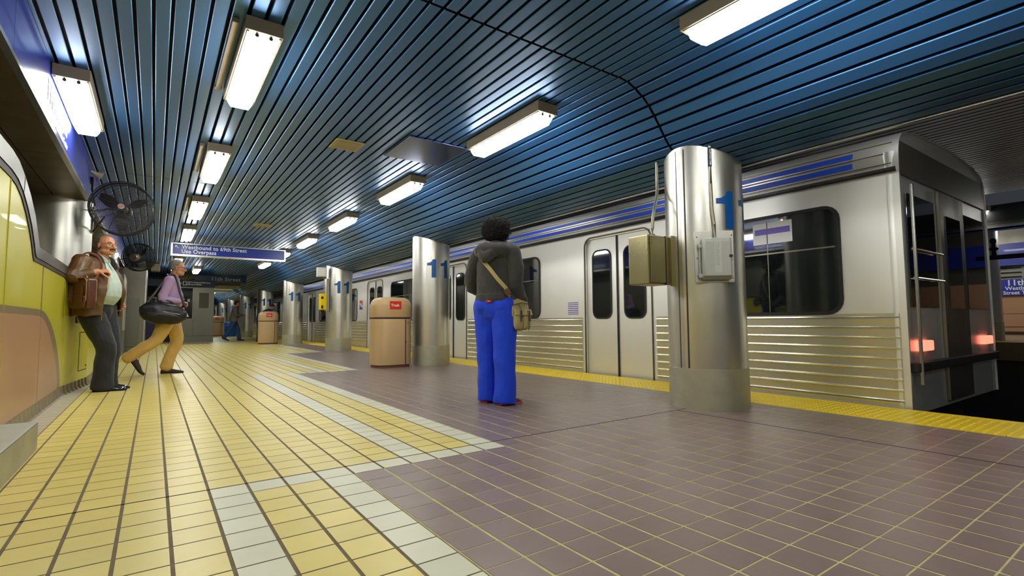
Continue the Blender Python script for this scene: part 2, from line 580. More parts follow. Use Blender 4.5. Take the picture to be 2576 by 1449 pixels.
for k in (3,):
    a, b = mid_top[k], stl_top[k]
    dv.quad((WX + .0135, a[0], a[1]), (WX + .0135, a[0] + .012, a[1] - .004), (WX + .0135, b[0] + .012, b[1] - .004), (WX + .0135, b[0], b[1]))
    struct(dv.build('trim_5', [M_dark], fix=False))
# access hatch outline in the low wall
hp = thing('access_hatch', 'small square access hatch in the low yellow wall behind the leaning man', 'hatch', (wx(8.0), 8.0, .4))
def hq(y0, y1, z0, z1, d):
    h = MB(); h.add([(wx(y) + e, y, z) for e in (0, d) for y, z in ((y0, z0), (y1, z0), (y1, z1), (y0, z1))], [(0, 1, 2, 3), (4, 5, 6, 7), (0, 1, 5, 4), (1, 2, 6, 5), (2, 3, 7, 6), (3, 0, 4, 7)]); return h
hq(7.80, 8.16, .21, .65, .004).build('hatch_door', [M_yelwall], hp)
hq(7.79, 8.17, .20, .66, .002).build('gap', [M_dark], hp)
hq(8.10, 8.13, .24, .26, .008).build('latch', [M_dark], hp)
# coved tile base
bb = MB()
y = -2.9
while y < 13.2:
    o_ = wx(y + .07)
    bb.prism([(o_ - .01, .0), (o_ + .035, .0), (o_ + .022, .012), (o_ + .012, .035), (o_ + .008, .10), (o_ - .01, .10)], 'y', y + .002, y + .148)
    y += .151
bb.box(WX - .03, WX + .004, -3, 7.12, 0, .1, 1)
struct(bb.build('baseboard_left', [mat('cove_tile', (126, 112, 84), .4, var=.15, vscale=8), M_dark]))
# end of the hall beyond the booth
we = MB(); we.box(-1.7, 4.3, 54, 54.2, 0, 2.9)
struct(we.build('wall_far', [M_steel_dull]))
wb = MB(); wb.box(-1.7, 4.3, -3.2, -3.0, 0, 2.9)
struct(wb.build('wall_near', [M_steel_dull]))
# ---------------------------------------------------------------- steel clad columns
def numeral_one(mb, P, w, h, m=0):
    """P(x, y) maps the unit glyph to space"""
    def top(x):
        pts = [(0, .80), (.30, .815), (.50, .88), (.62, 1.0), (1, 1.0)]
        for a, b in zip(pts, pts[1:]):
            if a[0] <= x <= b[0]: return a[1] + (b[1] - a[1]) * (x - a[0]) / (b[0] - a[0])
        return 1
    def strip(x0, x1, low, n):
        xs = [x0 + (x1 - x0) * k / n for k in range(n + 1)]
        R = [[P(x, low, 0) for x in xs], [P(x, top(x), 0) for x in xs], [P(x, top(x), 1) for x in xs], [P(x, low, 1) for x in xs]]
        v = [p for r in R for p in r]; n1 = len(xs)
        f = []
        for k in range(n):
            for a, b in ((0, 1), (1, 2), (2, 3), (3, 0)):
                f.append((a * n1 + k, a * n1 + k + 1, b * n1 + k + 1, b * n1 + k))
        mb.add(v, f, m)
    strip(0, .5, .655, 6); strip(.5, 1, 0, 6)
CR = .3315
def column(x, y, label, group, top=None, numerals=True, seg=56, far=False):
    t = thing('steel_column', label, 'column', (x, y, 0), 0, group)
    def ring(r, zf):
        return [(x + r * cos(2 * pi * k / seg), y + r * sin(2 * pi * k / seg), zf(x + r * cos(2 * pi * k / seg))) for k in range(seg)]
    zt = (lambda q: top) if top else (lambda q: soffit_z(q) + .004)
    b = MB()
    b.rings([ring(CR, lambda q: .34), ring(CR, lambda q: 1.0), ring(CR, lambda q: 1.6), ring(CR, zt)], caps=False)
    b.build('cladding', [M_steel], t, smooth=True, fix=False)
    b = MB()
    b.rings([ring(CR + .004, lambda q: 0), ring(CR + .004, lambda q: .34), ring(CR - .01, lambda q: .341)], caps=False)
    b.build('base_band', [M_steel_low], t, smooth=30, fix=False)
    if numerals:
        for (pa, pb) in ((38, 11), (-4, -31)):
            nb = MB()
            def P(u, v, lay, pa=pa, pb=pb):
                ph = radians(pa + (pb - pa) * u); r = CR + .0008 + .0018 * lay
                return (x - r * sin(ph), y - r * cos(ph), 1.523 + .32 * v)
            numeral_one(nb, P, 1, 1)
            nb.build('numeral_one', [M_numeral], t)
    return t
ords = ['nearest steel column, carrying a telephone box and a junction box, numerals on its right side', 'second steel column, just right of the nearest trash can, marked 11',
        'third steel column, with the yellow call box and small square sign on its left side, marked 11', 'fourth steel column, just right of the second trash can, marked 11',
        'fifth steel column, behind the man bending in a dark suit, marked 11', 'sixth steel column, just right of the distant walking man in jeans, marked 11',
        'seventh steel column, partly behind the distant walking man in jeans', 'eighth steel column along the platform edge, far beyond the farthest trash can', 'farthest visible steel column, beside the corner of the ticket booth']
PCOL = []
for k in range(9):
    PCOL.append(column(4.05, 2.695 + 5.545 * k, ords[k], 'steel columns along the near platform edge'))
# vertical cover strip on the nearest column
def on_col(cx, cy, phi, z, r):
    ph = radians(phi); return (cx - r * sin(ph), cy - r * cos(ph), z)
P1 = (4.05, 2.695)
s = MB()
for pa, pb, rr in ((95, 84, CR + .006),):
    R = []
    for z in (.345, 2.24):
        R.append([on_col(*P1, pa + (pb - pa) * q / 4, z, rr) for q in range(5)] + [on_col(*P1, pb, z, CR - .01), on_col(*P1, pa, z, CR - .01)])
    s.rings(R)
s.build('cover_strip', [M_steel], PCOL[0], smooth=30)
s = MB()
for ph in (96.3, 82.8, 89.5):
    s.cyl(on_col(*P1, ph, .345, CR + .003), on_col(*P1, ph, 2.24, CR + .003), .0035, 6)
s.build('cover_strip_edge', [M_darkpaint], PCOL[0])
# left hand columns
for k, lab in enumerate(['hidden near column', 'wide steel column behind the leaning man, its fan beside the top', 'steel column right of the leaning man\'s head, holding the farther fan']):
    if k == 0: continue
    column(-1.01, 2.695 + 5.545 * k, lab, 'steel columns along the left wall', top=2.276, numerals=False)

# telephone box -----------------------------------------------------------
M_tel = mat('telephone_grey', (176, 180, 172), .35)
ph0 = 43.0
cx, cy = P1
nrm = Vector((-sin(radians(ph0)), -cos(radians(ph0)), 0)); tx = Vector((cos(radians(ph0)), -sin(radians(ph0)), 0))
# tx points to the viewer's right when looking at the column
O = Vector((cx, cy, 0)) + nrm * (CR)
def fr_(a, b, z):            # a along tx, b outwards
    p = O + tx * a + nrm * b
    return (p.x, p.y, z)
def obox(mb, a0, a1, b0, b1, z0, z1, m=0):
    v = [fr_(a, b, z) for z in (z0, z1) for b in (b0, b1) for a in (a0, a1)]
    mb.add(v, [(0, 2, 3, 1), (4, 5, 7, 6), (0, 1, 5, 4), (2, 6, 7, 3), (0, 4, 6, 2), (1, 3, 7, 5)], m)
tel = thing('telephone_box', 'grey telephone box on a steel plate, fixed to the nearest column', 'telephone', tuple(O + Vector((0, 0, 1.25))))
b = MB(); obox(b, -.155, .15, -.05, -.0, 1.07, 1.495); obox(b, -.16, .155, -.004, .010, 1.065, 1.50); b.build('backplate', [M_steel], tel, bevel=.002)
b = MB(); obox(b, -.105, .125, .010, .05, 1.095, 1.42); b.build('body', [M_tel], tel, bevel=.012, seg=3)
b = MB()
lidp = [(-.112, .06), (-.112, .075), (-.095, .105), (.100, .105), (.118, .085), (.118, .055)]
R = []
for z, kx, ko in ((1.085, .94, .05), (1.092, .98, .062), (1.115, 1, .105), (1.395, 1, .105), (1.425, .98, .085), (1.437, .95, .052)):
    R.append([fr_(a * kx, min(o_, ko) if o_ > .06 else o_ - .008, z) for a, o_ in lidp])
b.rings(R); b.build('lid', [M_tel], tel, bevel=.006, smooth=30)
b = MB()
for z in (1.12, 1.37):
    b.cyl(fr_(-.128, .045, z - .018), fr_(-.128, .045, z + .018), .010, 10); obox(b, -.128, -.095, .040, .056, z - .014, z + .014)
b.cyl(fr_(-.128, .045, 1.11), fr_(-.128, .045, 1.38), .004, 6)
b.build('hinge', [M_tel], tel)
b = MB(); obox(b, .105, .135, .05, .082, 1.24, 1.275); b.build('latch', [M_tel], tel, bevel=.004)
b = MB(); obox(b, .09, .118, .105, .112, 1.265, 1.285); b.build('keyhole', [M_darkpaint], tel, bevel=.002)
text('TELEPHONE', .042, 'lettering', M_tel, tel, frame(fr_(-.015, .1055, 1.392), (0, 0, -1), tuple(tx)), bold=.0012, depth=.0025, sx=.86)
b = MB(); obox(b, -.022, .030, .104, .1062, 1.14, 1.40); b.build('label_panel', [mat('telephone_pale', (190, 194, 186), .4)], tel)
b = MB()
for k in range(6):
    b.ball(fr_(.10, .02, 1.075 - .011 * k), (.003, .003, .006), 8)
b.build('chain', [M_steel_dull], tel)
for (a, z) in ((-.14, 1.12), (-.14, 1.27), (-.14, 1.45), (.14, 1.10), (.14, 1.46)):
    b = MB(); p = Vector(fr_(a, .010, z)); b.ball(tuple(p), .006, 8); b.build('bolt', [M_steel_dull], tel)
M_pipe = mat('galvanised_pipe', (150, 146, 130), .4, .8, var=.1, vscale=30)
cd = thing('conduit', 'thin vertical conduit running from the soffit down to the telephone box', 'pipe', on_col(*P1, 43.5, 1.43, CR + .03))
b = MB(); b.tube([fr_(0.0, .03, 1.43), fr_(0, .03, 1.55), fr_(-.012, .02, 1.68), fr_(-.015, .016, 1.9), fr_(-.015, .016, 2.262)], .0135, 10); b.build('pipe', [M_pipe], cd, smooth=True)
b = MB(); b.cyl(fr_(-.015, .016, 2.05), fr_(-.015, .016, 2.21), .0150, 12); lbl = b.build('sleeve_label', [M_navy], cd, smooth=True)
text('TELEPHONE COMM', .019, 'lettering', M_white, cd, frame(fr_(-.021, .0315, 2.20), (0, 0, -1), tuple(tx)), bold=.0004, depth=.0004, sx=.84)

# junction box on the left of the nearest column
jb = thing('junction_box', 'stainless junction box on the left side of the nearest column', 'box', (3.56, 2.9, 1.25))
M_olive = mat('olive_steel', (158, 150, 108), .3, .85, var=.12, vscale=2, rvar=.08)
b = MB(); b.box(3.405, 3.70, 2.80, 3.02, 1.06, 1.485); b.build('body', [M_olive], jb, bevel=.008)
b = MB(); b.box(3.425, 3.615, 2.786, 2.80, 1.075, 1.475); b.build('door', [M_olive], jb, bevel=.004)
b = MB(); b.box(3.685, 3.775, 2.775, 2.80, 1.05, 1.495); b.build('flange', [M_olive], jb, bevel=.003)
for z in (1.09, 1.27, 1.45):
    b = MB(); b.ball((3.762, 2.773, z), .006, 8); b.build('bolt', [M_steel_dull], jb)
b = MB(); b.box(3.617, 3.621, 2.784, 2.80, 1.06, 1.485); b.build('seam', [M_dark], jb)
cd2 = thing('conduit', 'bent conduit dropping from the soffit into the junction box top', 'pipe', (3.57, 2.9, 1.485))
b = MB(); b.tube([(3.565, 2.88, 1.485), (3.565, 2.88, 1.56), (3.575, 2.88, 1.66), (3.64, 2.91, 1.77), (3.72, 2.95, 1.86), (3.77, 2.98, 1.96), (3.795, 3.0, 2.06), (3.80, 3.0, 2.235)], .0145, 10)
b.build('pipe', [M_pipe], cd2, smooth=True)
b = MB(); b.cyl((3.565, 2.88, 1.48), (3.565, 2.88, 1.51), .022, 8); b.build('fitting', [M_pipe], cd2)

# third column: square sign, raceway, yellow call box
y3 = 13.785
sg = thing('square_sign', 'small pale square box sign lettered E on the third column', 'sign', (3.55, y3 - .1, 2.06))
b = MB(); b.box(3.43, 3.66, y3 - .22, y3 - .06, 1.95, 2.195); b.build('case', [mat('pale_case', (196, 194, 184), .45)], sg, bevel=.006)
b = MB(); b.box(3.45, 3.64, y3 - .224, y3 - .22, 1.97, 2.175); b.build('face', [mat('pale_face', (214, 212, 204), .4)], sg)
text('E', .20, 'lettering', M_white, sg, frame((3.535, y3 - .2245, 2.0), (1, 0, 0), (0, 0, 1)), bold=.004, depth=.003)
rc = thing('raceway', 'vertical steel channel on the third column beside the yellow call box', 'channel', (3.69, y3 - .1, 1.5))
b = MB(); b.box(3.660, 3.735, y3 - .2, y3 - .05, 1.06, 1.91); b.build('channel', [M_steel], rc, bevel=.004)
b = MB(); b.box(3.668, 3.672, y3 - .203, y3 - .2, 1.08, 1.89); b.build('seam', [M_darkpaint], rc)
b = MB(); b.cyl((3.62, y3 - .12, 1.505), (3.62, y3 - .12, 1.945), .011, 8); b.build('pipe', [M_pipe], rc)
M_call = mat('call_yellow', (250, 214, 10), .35)
cb = thing('call_box', 'bright yellow emergency call box on the third column', 'call box', (3.575, y3 - .15, 1.29))
b = MB(); b.box(3.50, 3.655, y3 - .28, y3 - .08, 1.085, 1.50); b.build('case', [M_call], cb, bevel=.012)
b = MB(); b.lathe([(.001, 0), (.032, 0), (.034, -.006), (.028, -.012), (.001, -.012)], (3.535, y3 - .28, 1.40), 14, axis='y'); b.build('speaker', [M_darkpaint], cb)
b = MB(); b.box(3.515, 3.56, y3 - .287, y3 - .28, 1.12, 1.20); b.build('keypad', [M_dark], cb)

# ---------------------------------------------------------------- fluorescent fixtures
def fixture(label, group):
    t = thing('fluorescent_fixture', label, 'lamp', (0, 0, 0), 0, group)
    w, Lf, hz = .115, 1.28, .095
    b = MB(); b.box(-w, w, 0, Lf, -hz, 0)
    b.build('housing', [M_house], t, bevel=.004)
    b = MB()
    secs = []
    for y, k, d in ((.030, .80, .0), (.042, .90, .055), (.075, 1.0, .076), (Lf - .075, 1.0, .076), (Lf - .042, .90, .055), (Lf - .030, .80, .0)):
        ww = .092 * k
        secs.append([(-ww, y, -hz + .002), (-ww, y, -hz - d * .45), (-ww * .72, y, -hz - d), (ww * .72, y, -hz - d), (ww, y, -hz - d * .45), (ww, y, -hz + .002)])
    b.rings(secs); b.build('lens', [M_lens], t)
    for sx in (-1, 1):
        b = MB(); b.box(sx * .096 - .006, sx * .096 + .006, .02, Lf - .02, -hz - .006, -hz); b.build('retainer', [M_house], t)
    for q in (-.042, .042):
        b = MB(); b.cyl((q, .026, -hz - .012), (q, .040, -hz - .012), .013, 12); b.build('lamp_holder', [M_darkpaint], t)
    return t
fx = fixture('x', 'x')
fx_names = {}
rowL = ['ceiling light at the top left, nearest of the middle row, above the platform', 'second ceiling light of the middle row, behind the nearest one',
        'third ceiling light of the middle row, left of the small speaker plate', 'fourth ceiling light of the middle row, just above the hanging blue sign',
        'ceiling light of the middle row seen just below the left of the hanging blue sign', 'small ceiling light of the middle row right of the walking man\'s head', 'far ceiling light of the middle row near the booth']
rowR = ['large ceiling light cut by the top edge, above the nearest column', 'ceiling light beside the square access panel in the right row', 'ceiling light of the right row between access panel and second column',
        'ceiling light of the right row above the third column', 'ceiling light of the right row just right of the hanging sign\'s upper corner', 'ceiling light of the right row half hidden by the end of the hanging sign',
        'ceiling light of the right row just below the hanging sign', 'small far ceiling light of the right row left of the previous one', 'far ceiling light of the right row over the eleventh street sign', 'farther ceiling light of the right row']
first = [True]
def place_fixture(x, y, label, group, z=CZ, rz=0):
    if first[0]:
        first[0] = False
        fx.location = (x, y, z); fx['label'] = label; fx['group'] = group; return fx
    return dup(fx, (x, y, z), rz, label, group)
for k, lab in enumerate(rowL):
    place_fixture(.532, 3.54 + 2.81 * k, lab, 'ceiling lights of the middle row')
for k, lab in enumerate(rowR[:7]):
    place_fixture(2.877, .69 + 2.78 * k, lab, 'ceiling lights of the right row')
place_fixture(-.586, 5.05, 'ceiling light against the blue fascia in the upper left corner', 'ceiling light by the fascia')
place_fixture(1.18, 20.6, 'small ceiling light over the direction sign, right of the walking person\'s face', 'ceiling light over the direction sign')
place_fixture(.532, .73, 'ceiling light of the middle row overhead, nearer than the top edge shows', 'overhead ceiling lights')
place_fixture(.532, -2.08, 'ceiling light of the middle row behind the viewer', 'overhead ceiling lights')
place_fixture(2.877, -2.09, 'ceiling light of the right row behind the viewer', 'overhead ceiling lights')
for k in range(5):
    y = 28.5 + 2.8 * k
    place_fixture(2.877, y, 'distant ceiling light of the right row, %s the booth' % 'well beyond', 'distant ceiling lights beyond the booth')
# raceway strips beside the middle row
for k, d in enumerate(['nearest ceiling light of the middle row', 'second ceiling light of the middle row', 'third ceiling light of the middle row']):
    t = thing('cable_raceway', 'flat cable raceway along the left flank of the ' + d, 'raceway', (.37, 3.9 + 2.81 * k, CZ), 0, 'raceways beside the middle row lights')
    b = MB(); b.box(.352, .392, 3.62 + 2.81 * k, 4.75 + 2.81 * k, CZ - .035, CZ); b.build('cover', [M_house], t, bevel=.003)
    b = MB(); b.box(.345, .40, 4.75 + 2.81 * k, 4.80 + 2.81 * k, CZ - .03, CZ); b.build('end_cap', [M_house], t, bevel=.003)

# ceiling plates
M_plate = mat('cream_plate', (178, 166, 110), .5)
for (x, y, lab) in ((1.70, 5.60, 'cream speaker plate in the ceiling between the nearest lights'), (1.74, 11.25, 'smaller cream speaker plate in the ceiling above the hanging sign')):
    t = thing('ceiling_plate', lab, 'speaker plate', (x, y, CZ), 0, 'speaker plates in the ceiling')
    b = MB(); b.box(x - .155, x + .155, y - .16, y + .16, CZ - .012, CZ); b.build('frame', [M_plate], t, bevel=.004)
    b = MB(); b.box(x - .12, x + .12, y - .125, y + .125, CZ - .016, CZ - .012); b.build('grille', [mat('plate_grille', (150, 136, 84), .6, bump=.002, bscale=260)], t)
t = thing('ceiling_hatch', 'square reflective access panel in the ceiling beside the second right light', 'panel', (2.5, 5.3, CZ))
b = MB(); b.box(2.165, 2.885, 4.92, 5.68, CZ - .014, CZ - .004); b.build('panel', [mat('panel_steel', (96, 112, 156), .2, 1.0)], t, bevel=.002)
for (x, y) in ((2.19, 4.95), (2.86, 4.95), (2.19, 5.65), (2.86, 5.65)):
    b = MB(); b.ball((x, y, CZ - .014), .005, 8); b.build('screw', [M_steel_dull], t)

# ---------------------------------------------------------------- hanging signs
HS = thing('hanging_sign', 'long blue hanging sign reading Westbound to 69th Street, Use Overpass', 'sign', (1.47, 13.8, 2.45))
yS = 13.8
b = MB(); b.box(.255, 2.685, yS - .0, yS + .16, 2.312, 2.60); b.build('case', [M_steel], HS, bevel=.004)
b = MB(); b.box(.29, 2.655, yS - .006, yS, 2.345, 2.582); b.build('face', [mat('sign_blue_face', (16, 44, 146), .4)], HS)  # deep blue is the face's own colour, no emission
b = MB()
b.box(.255, 2.685, yS - .016, yS, 2.583, 2.602); b.box(.255, 2.685, yS - .016, yS, 2.305, 2.344)
b.box(.255, .289, yS - .016, yS, 2.344, 2.583); b.box(2.656, 2.685, yS - .016, yS, 2.344, 2.583)
b.build('frame', [M_trim], HS)
text('Westbound to 69th Street', .126, 'lettering', M_white, HS, frame((.462, yS - .007, 2.478), (1, 0, 0), (0, 0, 1)), bold=.0025, spacing=1.05, sx=.93)
text('Use Overpass', .126, 'lettering', M_white, HS, frame((.457, yS - .007, 2.375), (1, 0, 0), (0, 0, 1)), bold=.0025, spacing=1.05, sx=.93)
b = MB()
ax, az = .37, 2.512
def arrow_nw(mb, ax, az, s, y):
    d = .7071
    mb.prism([(ax - s, az + s), (ax + s * .3, az + s), (ax + s * .3, az + s * .62), (ax - s * .35, az + s * .62), (ax - s * .35, az + s * .60), (ax - s * .62, az + s * .35), (ax - s * .62, az - s * .3), (ax - s, az - s * .3)], 'y', y - .001, y)
    mb.prism([(ax - s * .75, az + s * .48), (ax - s * .48, az + s * .75), (ax + s * .95, az - s * .68), (ax + s * .68, az - s * .95)], 'y', y - .001, y)
arrow_nw(b, ax, az, .036, yS - .0065); b.build('arrow', [M_white], HS)
for x in (.6, 2.33):
    b = MB(); b.cyl((x, yS + .08, 2.60), (x, yS + .08, CZ + .01), .018, 10); b.build('hanger', [M_house], HS)
b = MB(); b.cyl((1.45, yS + .05, 2.27), (1.45, yS + .05, 2.31), .03, 12, r1=.035); b.build('sensor', [mat('red_sensor', (120, 50, 36), .4)], HS)

S2 = thing('station_sign', 'dark blue sign reading 11th Street above the booth corner', 'sign', (2.5, 24.3, 2.6))
b = MB(); b.box(1.30, 3.17, 24.20, 24.34, 2.462, 2.728); b.build('case', [mat('sign_navy', (14, 38, 82), .4)], S2, bevel=.004)
text('11th Street', .21, 'lettering', mat('sign_grey', (170, 178, 180), .5), S2, frame((1.86, 24.198, 2.527), (1, 0, 0), (0, 0, 1)), bold=.003, spacing=1.12)

# ticket booth
BY = 24.0
bt = thing('ticket_booth', 'grey steel cashier booth with a dark window, under the regional rail sign', 'booth', (1.35, 25, 0))
b = MB()
b.box(.62, 1.98, BY, BY + 2.6, .26, .92); b.box(1.27, 1.98, BY, BY + 2.6, .92, 2.22); b.box(.62, 1.27, BY, BY + 2.6, 2.18, 2.22)
b.box(.62, .66, BY, BY + 2.6, .92, 2.18); b.box(.62, 1.27, BY + 2.4, BY + 2.6, .92, 2.18)
M_booth = mat('booth_steel', (112, 112, 100), .38, .55, var=.06, vscale=1.5)
b.build('body', [M_booth], bt)
b = MB(); b.box(.60, 1.99, BY - .02, BY + 2.6, 0, .25); b.build('plinth', [M_booth], bt)
b = MB(); b.box(.66, 1.24, BY + .02, BY + .03, .95, 2.16); b.build('window_pane', [mat('booth_glass', (16, 20, 24), .06, spec=.8)], bt)
b = MB(); b.box(1.235, 1.265, BY - .02, BY, .93, 2.18); b.box(.66, 1.25, BY - .012, BY, .92, .95); b.build('window_frame', [M_steel_dull], bt)
b = MB(); b.box(1.45, 1.80, BY - .012, BY, 1.37, 2.0); b.build('grille', [mat('booth_grille', (84, 82, 66), .6, bump=.003, bscale=180)], bt)
b = MB(); b.box(1.43, 1.82, BY - .008, BY, 1.35, 2.02); b.build('grille_frame', [M_steel_dull], bt)
b = MB(); b.box(1.268, 1.276, BY - .004, BY, .26, 2.2); b.build('seam', [M_darkpaint], bt)
for x, z, w, h in ((.86, 1.62, .10, .14), (1.06, 1.62, .08, .12)):
    b = MB(); b.box(x, x + w, BY + .008, BY + .018, z, z + h); b.build('notice', [mat('paper', (180, 200, 205), .7)], bt)
b = MB(); b.prism([(1.0, 1.02), (1.13, 1.02), (1.075, 1.16), (1.055, 1.16)], 'y', BY + .008, BY + .018); b.build('paper_cone', [M_white], bt)
S3 = thing('direction_sign', 'navy sign with a left arrow reading SEPTA Regional Rail Lines, Jefferson Station', 'sign', (.9, 23.9, 2.35))
b = MB(); b.box(-.35, 1.99, BY - .12, BY, 2.222, 2.49); b.build('case', [M_navy], S3, bevel=.003)
text('SEPTA Regional Rail Lines\nJefferson Station', .082, 'lettering', M_white, S3, frame((1.025, BY - .122, 2.375), (1, 0, 0), (0, 0, 1)), bold=.0015, sx=.92, linesp=.98)
b = MB(); b.prism([(.70, 2.355), (.78, 2.42), (.80, 2.40), (.765, 2.37), (.85, 2.37), (.85, 2.342), (.765, 2.342), (.80, 2.312), (.78, 2.292)], 'y', BY - .123, BY - .12); b.build('arrow', [M_white], S3)
b = MB(); b.box(.885, 1.005, BY - .123, BY - .12, 2.275, 2.435); b.build('pictogram_plate', [M_white], S3)
b = MB()
b.prism([(.905, 2.295), (.985, 2.295), (.985, 2.40), (.965, 2.42), (.925, 2.42), (.905, 2.40)], 'y', BY - .1245, BY - .123); b.build('pictogram', [M_navy], S3)
# navy wall and dark opening left of the booth
nw = MB(); nw.box(-.40, .60, 25.6, 25.7, 0, .95, 0); nw.box(-1.7, .60, 26.4, 26.5, 0, 2.75, 1)
struct(nw.build('wall_behind_booth', [mat('deep_violet', (38, 30, 84), .4), M_darkpaint]))
nb = thing('notice_frame', 'small framed notice on the dark wall left of the booth', 'notice', (0, 25.5, 1.5))
b = MB(); b.box(-.24, .06, 26.35, 26.4, 1.3, 1.9); b.build('frame', [M_steel_dull], nb)
b = MB(); b.box(-.20, .02, 26.345, 26.35, 1.36, 1.84); b.build('sheet', [mat('dim_sheet', (90, 92, 78), .6)], nb)
# low box hanging from the ceiling left of the walking man's head
lb = thing('ceiling_box', 'small brown box under the ceiling right of the farther fan', 'box', (-.02, 20.3, 2.6))
b = MB(); b.box(-.14, .10, 20.2, 20.8, 2.50, 2.72); b.build('case', [M_house], lb, bevel=.005)

# steel cabinets beyond the leaning man
c1 = thing('steel_cabinet', 'narrow steel cabinet with a recessed door, right behind the leaning man', 'cabinet', (-.75, 15.2, 0))
b = MB(); b.box(-.95, -.61, 14.95, 16.4, 0, 1.93); b.build('body', [M_booth], c1, bevel=.004)
b = MB(); b.box(-.612, -.60, 15.1, 16.2, .6, 1.85); b.build('door', [M_steel], c1, bevel=.003)
b = MB(); b.box(-.75, -.64, 14.93, 14.95, .55, 1.85); b.build('side_panel', [M_booth], c1, bevel=.003)
c2 = thing('steel_enclosure', 'tall steel enclosure panel reaching the soffit, left of the walking man', 'cabinet', (-.45, 17, 0))
b = MB(); b.box(-.72, -.205, 16.9, 19.0, .155, 2.272); b.build('body', [M_steel_dull], c2, bevel=.004)
b = MB(); b.box(-.72, -.195, 16.88, 19.0, 0, .15); b.build('plinth', [M_booth], c2, bevel=.003)
b = MB(); b.box(-.62, -.33, 16.885, 16.9, .2, 1.45); b.build('door', [M_booth], c2, bevel=.002)
b = MB(); b.box(-.228, -.203, 16.89, 16.9, .16, 2.27); b.build('corner_trim', [M_trim], c2)

# ---------------------------------------------------------------- light baffles seen far down the hall
for k in range(5):
    t = thing('ceiling_baffle', 'pale cross beam under the ceiling beyond the eleventh street sign, one of five', 'beam', (2.6, 27 + 1.3 * k, 2.6), 0, 'pale cross beams beyond the booth')
    b = MB(); b.prism([(-.5, 2.52), (-.38, 2.46), (0, 2.46), (.12, 2.52), (.12, 2.74), (-.5, 2.74)], 'x', 1.3, 3.3)
    b.v = [(p[0], p[1] + 27.5 + 1.3 * k, p[2]) for p in b.v]
    b.build('beam', [mat('pale_beam', (196, 206, 206), .35)], t)

# ---------------------------------------------------------------- trash cans
M_tan = mat('trash_tan', (200, 168, 122), .45, var=.03, vscale=3, bump=.0006, bscale=60)
M_red = mat('label_red', (226, 52, 40), .4)
def superring(a, b, z, n=40, p=3.2, k=1.0):
    R = []
    for i in range(n):
        t = 2 * pi * i / n
        c_, s_ = cos(t), sin(t)
        R.append((a * k * math.copysign(abs(c_) ** (2 / p), c_), b * k * math.copysign(abs(s_) ** (2 / p), s_), z))
    return R
def trash_can():
    t = thing('trash_can', 'x', 'trash can', (0, 0, 0))
    A, B = .325, .26
    b = MB(); b.rings([superring(A, B, 0, k=.94), superring(A, B, .045, k=.94)]); b.build('plinth', [mat('trash_foot', (120, 78, 60), .6)], t, smooth=True)
    b = MB(); b.rings([superring(A, B, .048), superring(A, B, .06, k=1.0), superring(A, B, .80, k=1.0), superring(A, B, .805, k=.99)]); b.build('body', [M_tan], t, smooth=30)
    b = MB(); b.rings([superring(A, B, .80, k=.975), superring(A, B, .835, k=.975)]); b.build('gap_band', [M_darkpaint], t, smooth=30)
    prof = [(.832, 1.0), (.845, 1.012), (1.03, 1.012), (1.05, 1.0), (1.06, .985), (1.10, .94), (1.135, .86), (1.155, .76), (1.168, .60), (1.173, .4), (1.175, .1)]
    b = MB(); b.rings([superring(A, B, z, k=k) for z, k in prof]); hd = b.build('hood', [M_tan], t, smooth=30)
    b = MB(); b.box(.158, .170, -B * .985 - .004, -B * .80, .055, .80); b.build('door_gap', [M_darkpaint], t)
    b = MB(); b.box(.155, .173, -B * .985 - .010, -B * .93, .40, .43); b.build('door_catch', [M_darkpaint], t)
    b = MB(); b.cyl((.21, -B * .95, .74), (.21, -B - .002, .74), .007, 8); b.build('lock', [M_dark], t)
    b = MB(); b.box(-.118, .082, -B * 1.012 - .0022, -B * .99, .965, 1.105 - .005, 0); lb_ = b.build('label_plate', [M_red], t)
    text('Trash', .062, 'lettering', M_white, lb_, frame((-.098, -B * 1.012 - .0028, 1.012), (1, 0, 0), (0, 0, 1)), bold=.0016)
    return t
tc = trash_can()
tc.location = (3.285, 8.22, 0); tc['label'] = 'nearest tan trash can, beside the second steel column'; tc['group'] = 'tan trash cans with red labels'
dup(tc, (3.37, 20.0, 0), 0, 'second tan trash can, in front of the man bending in a dark suit', 'tan trash cans with red labels')
dup(tc, (3.03, 34.3, 0), 0, 'farthest tan trash can, beside the ticket booth corner and the blue bin', 'tan trash cans with red labels')
rb = thing('recycling_bin', 'blue recycling bin beside the farthest trash can, behind the distant walking man', 'bin', (3.6, 33.2, 0))
M_bin = mat('bin_blue', (14, 92, 190), .4)
b = MB(); b.rings([superring(.30, .26, 0), superring(.32, .28, .62)]); b.build('body', [M_bin], rb, smooth=30)
b = MB(); b.rings([superring(.33, .29, .64), superring(.33, .29, .74), superring(.30, .26, .80), superring(.2, .16, .82)]); b.build('lid', [M_bin], rb, smooth=30)
for o in list(rb.children):
    o.data.transform(Matrix.Translation(rb.location))

# ---------------------------------------------------------------- bench
bn = thing('bench', 'stainless steel slab bench at the lower left against the mural wall', 'bench', (-.55, 1.4, 0))
b = MB(); b.box(-.77, -.312, -1.6, 2.37, .322, .42); b.build('seat', [mat('bench_steel', (150, 150, 140), .33, .85, var=.08, vscale=5, rvar=.06)], bn, bevel=.004)
for y in (-1.2, 1.95):
    b = MB(); b.box(-.72, -.56, y, y + .30, 0, .322); b.build('leg', [M_dark], bn, bevel=.004)

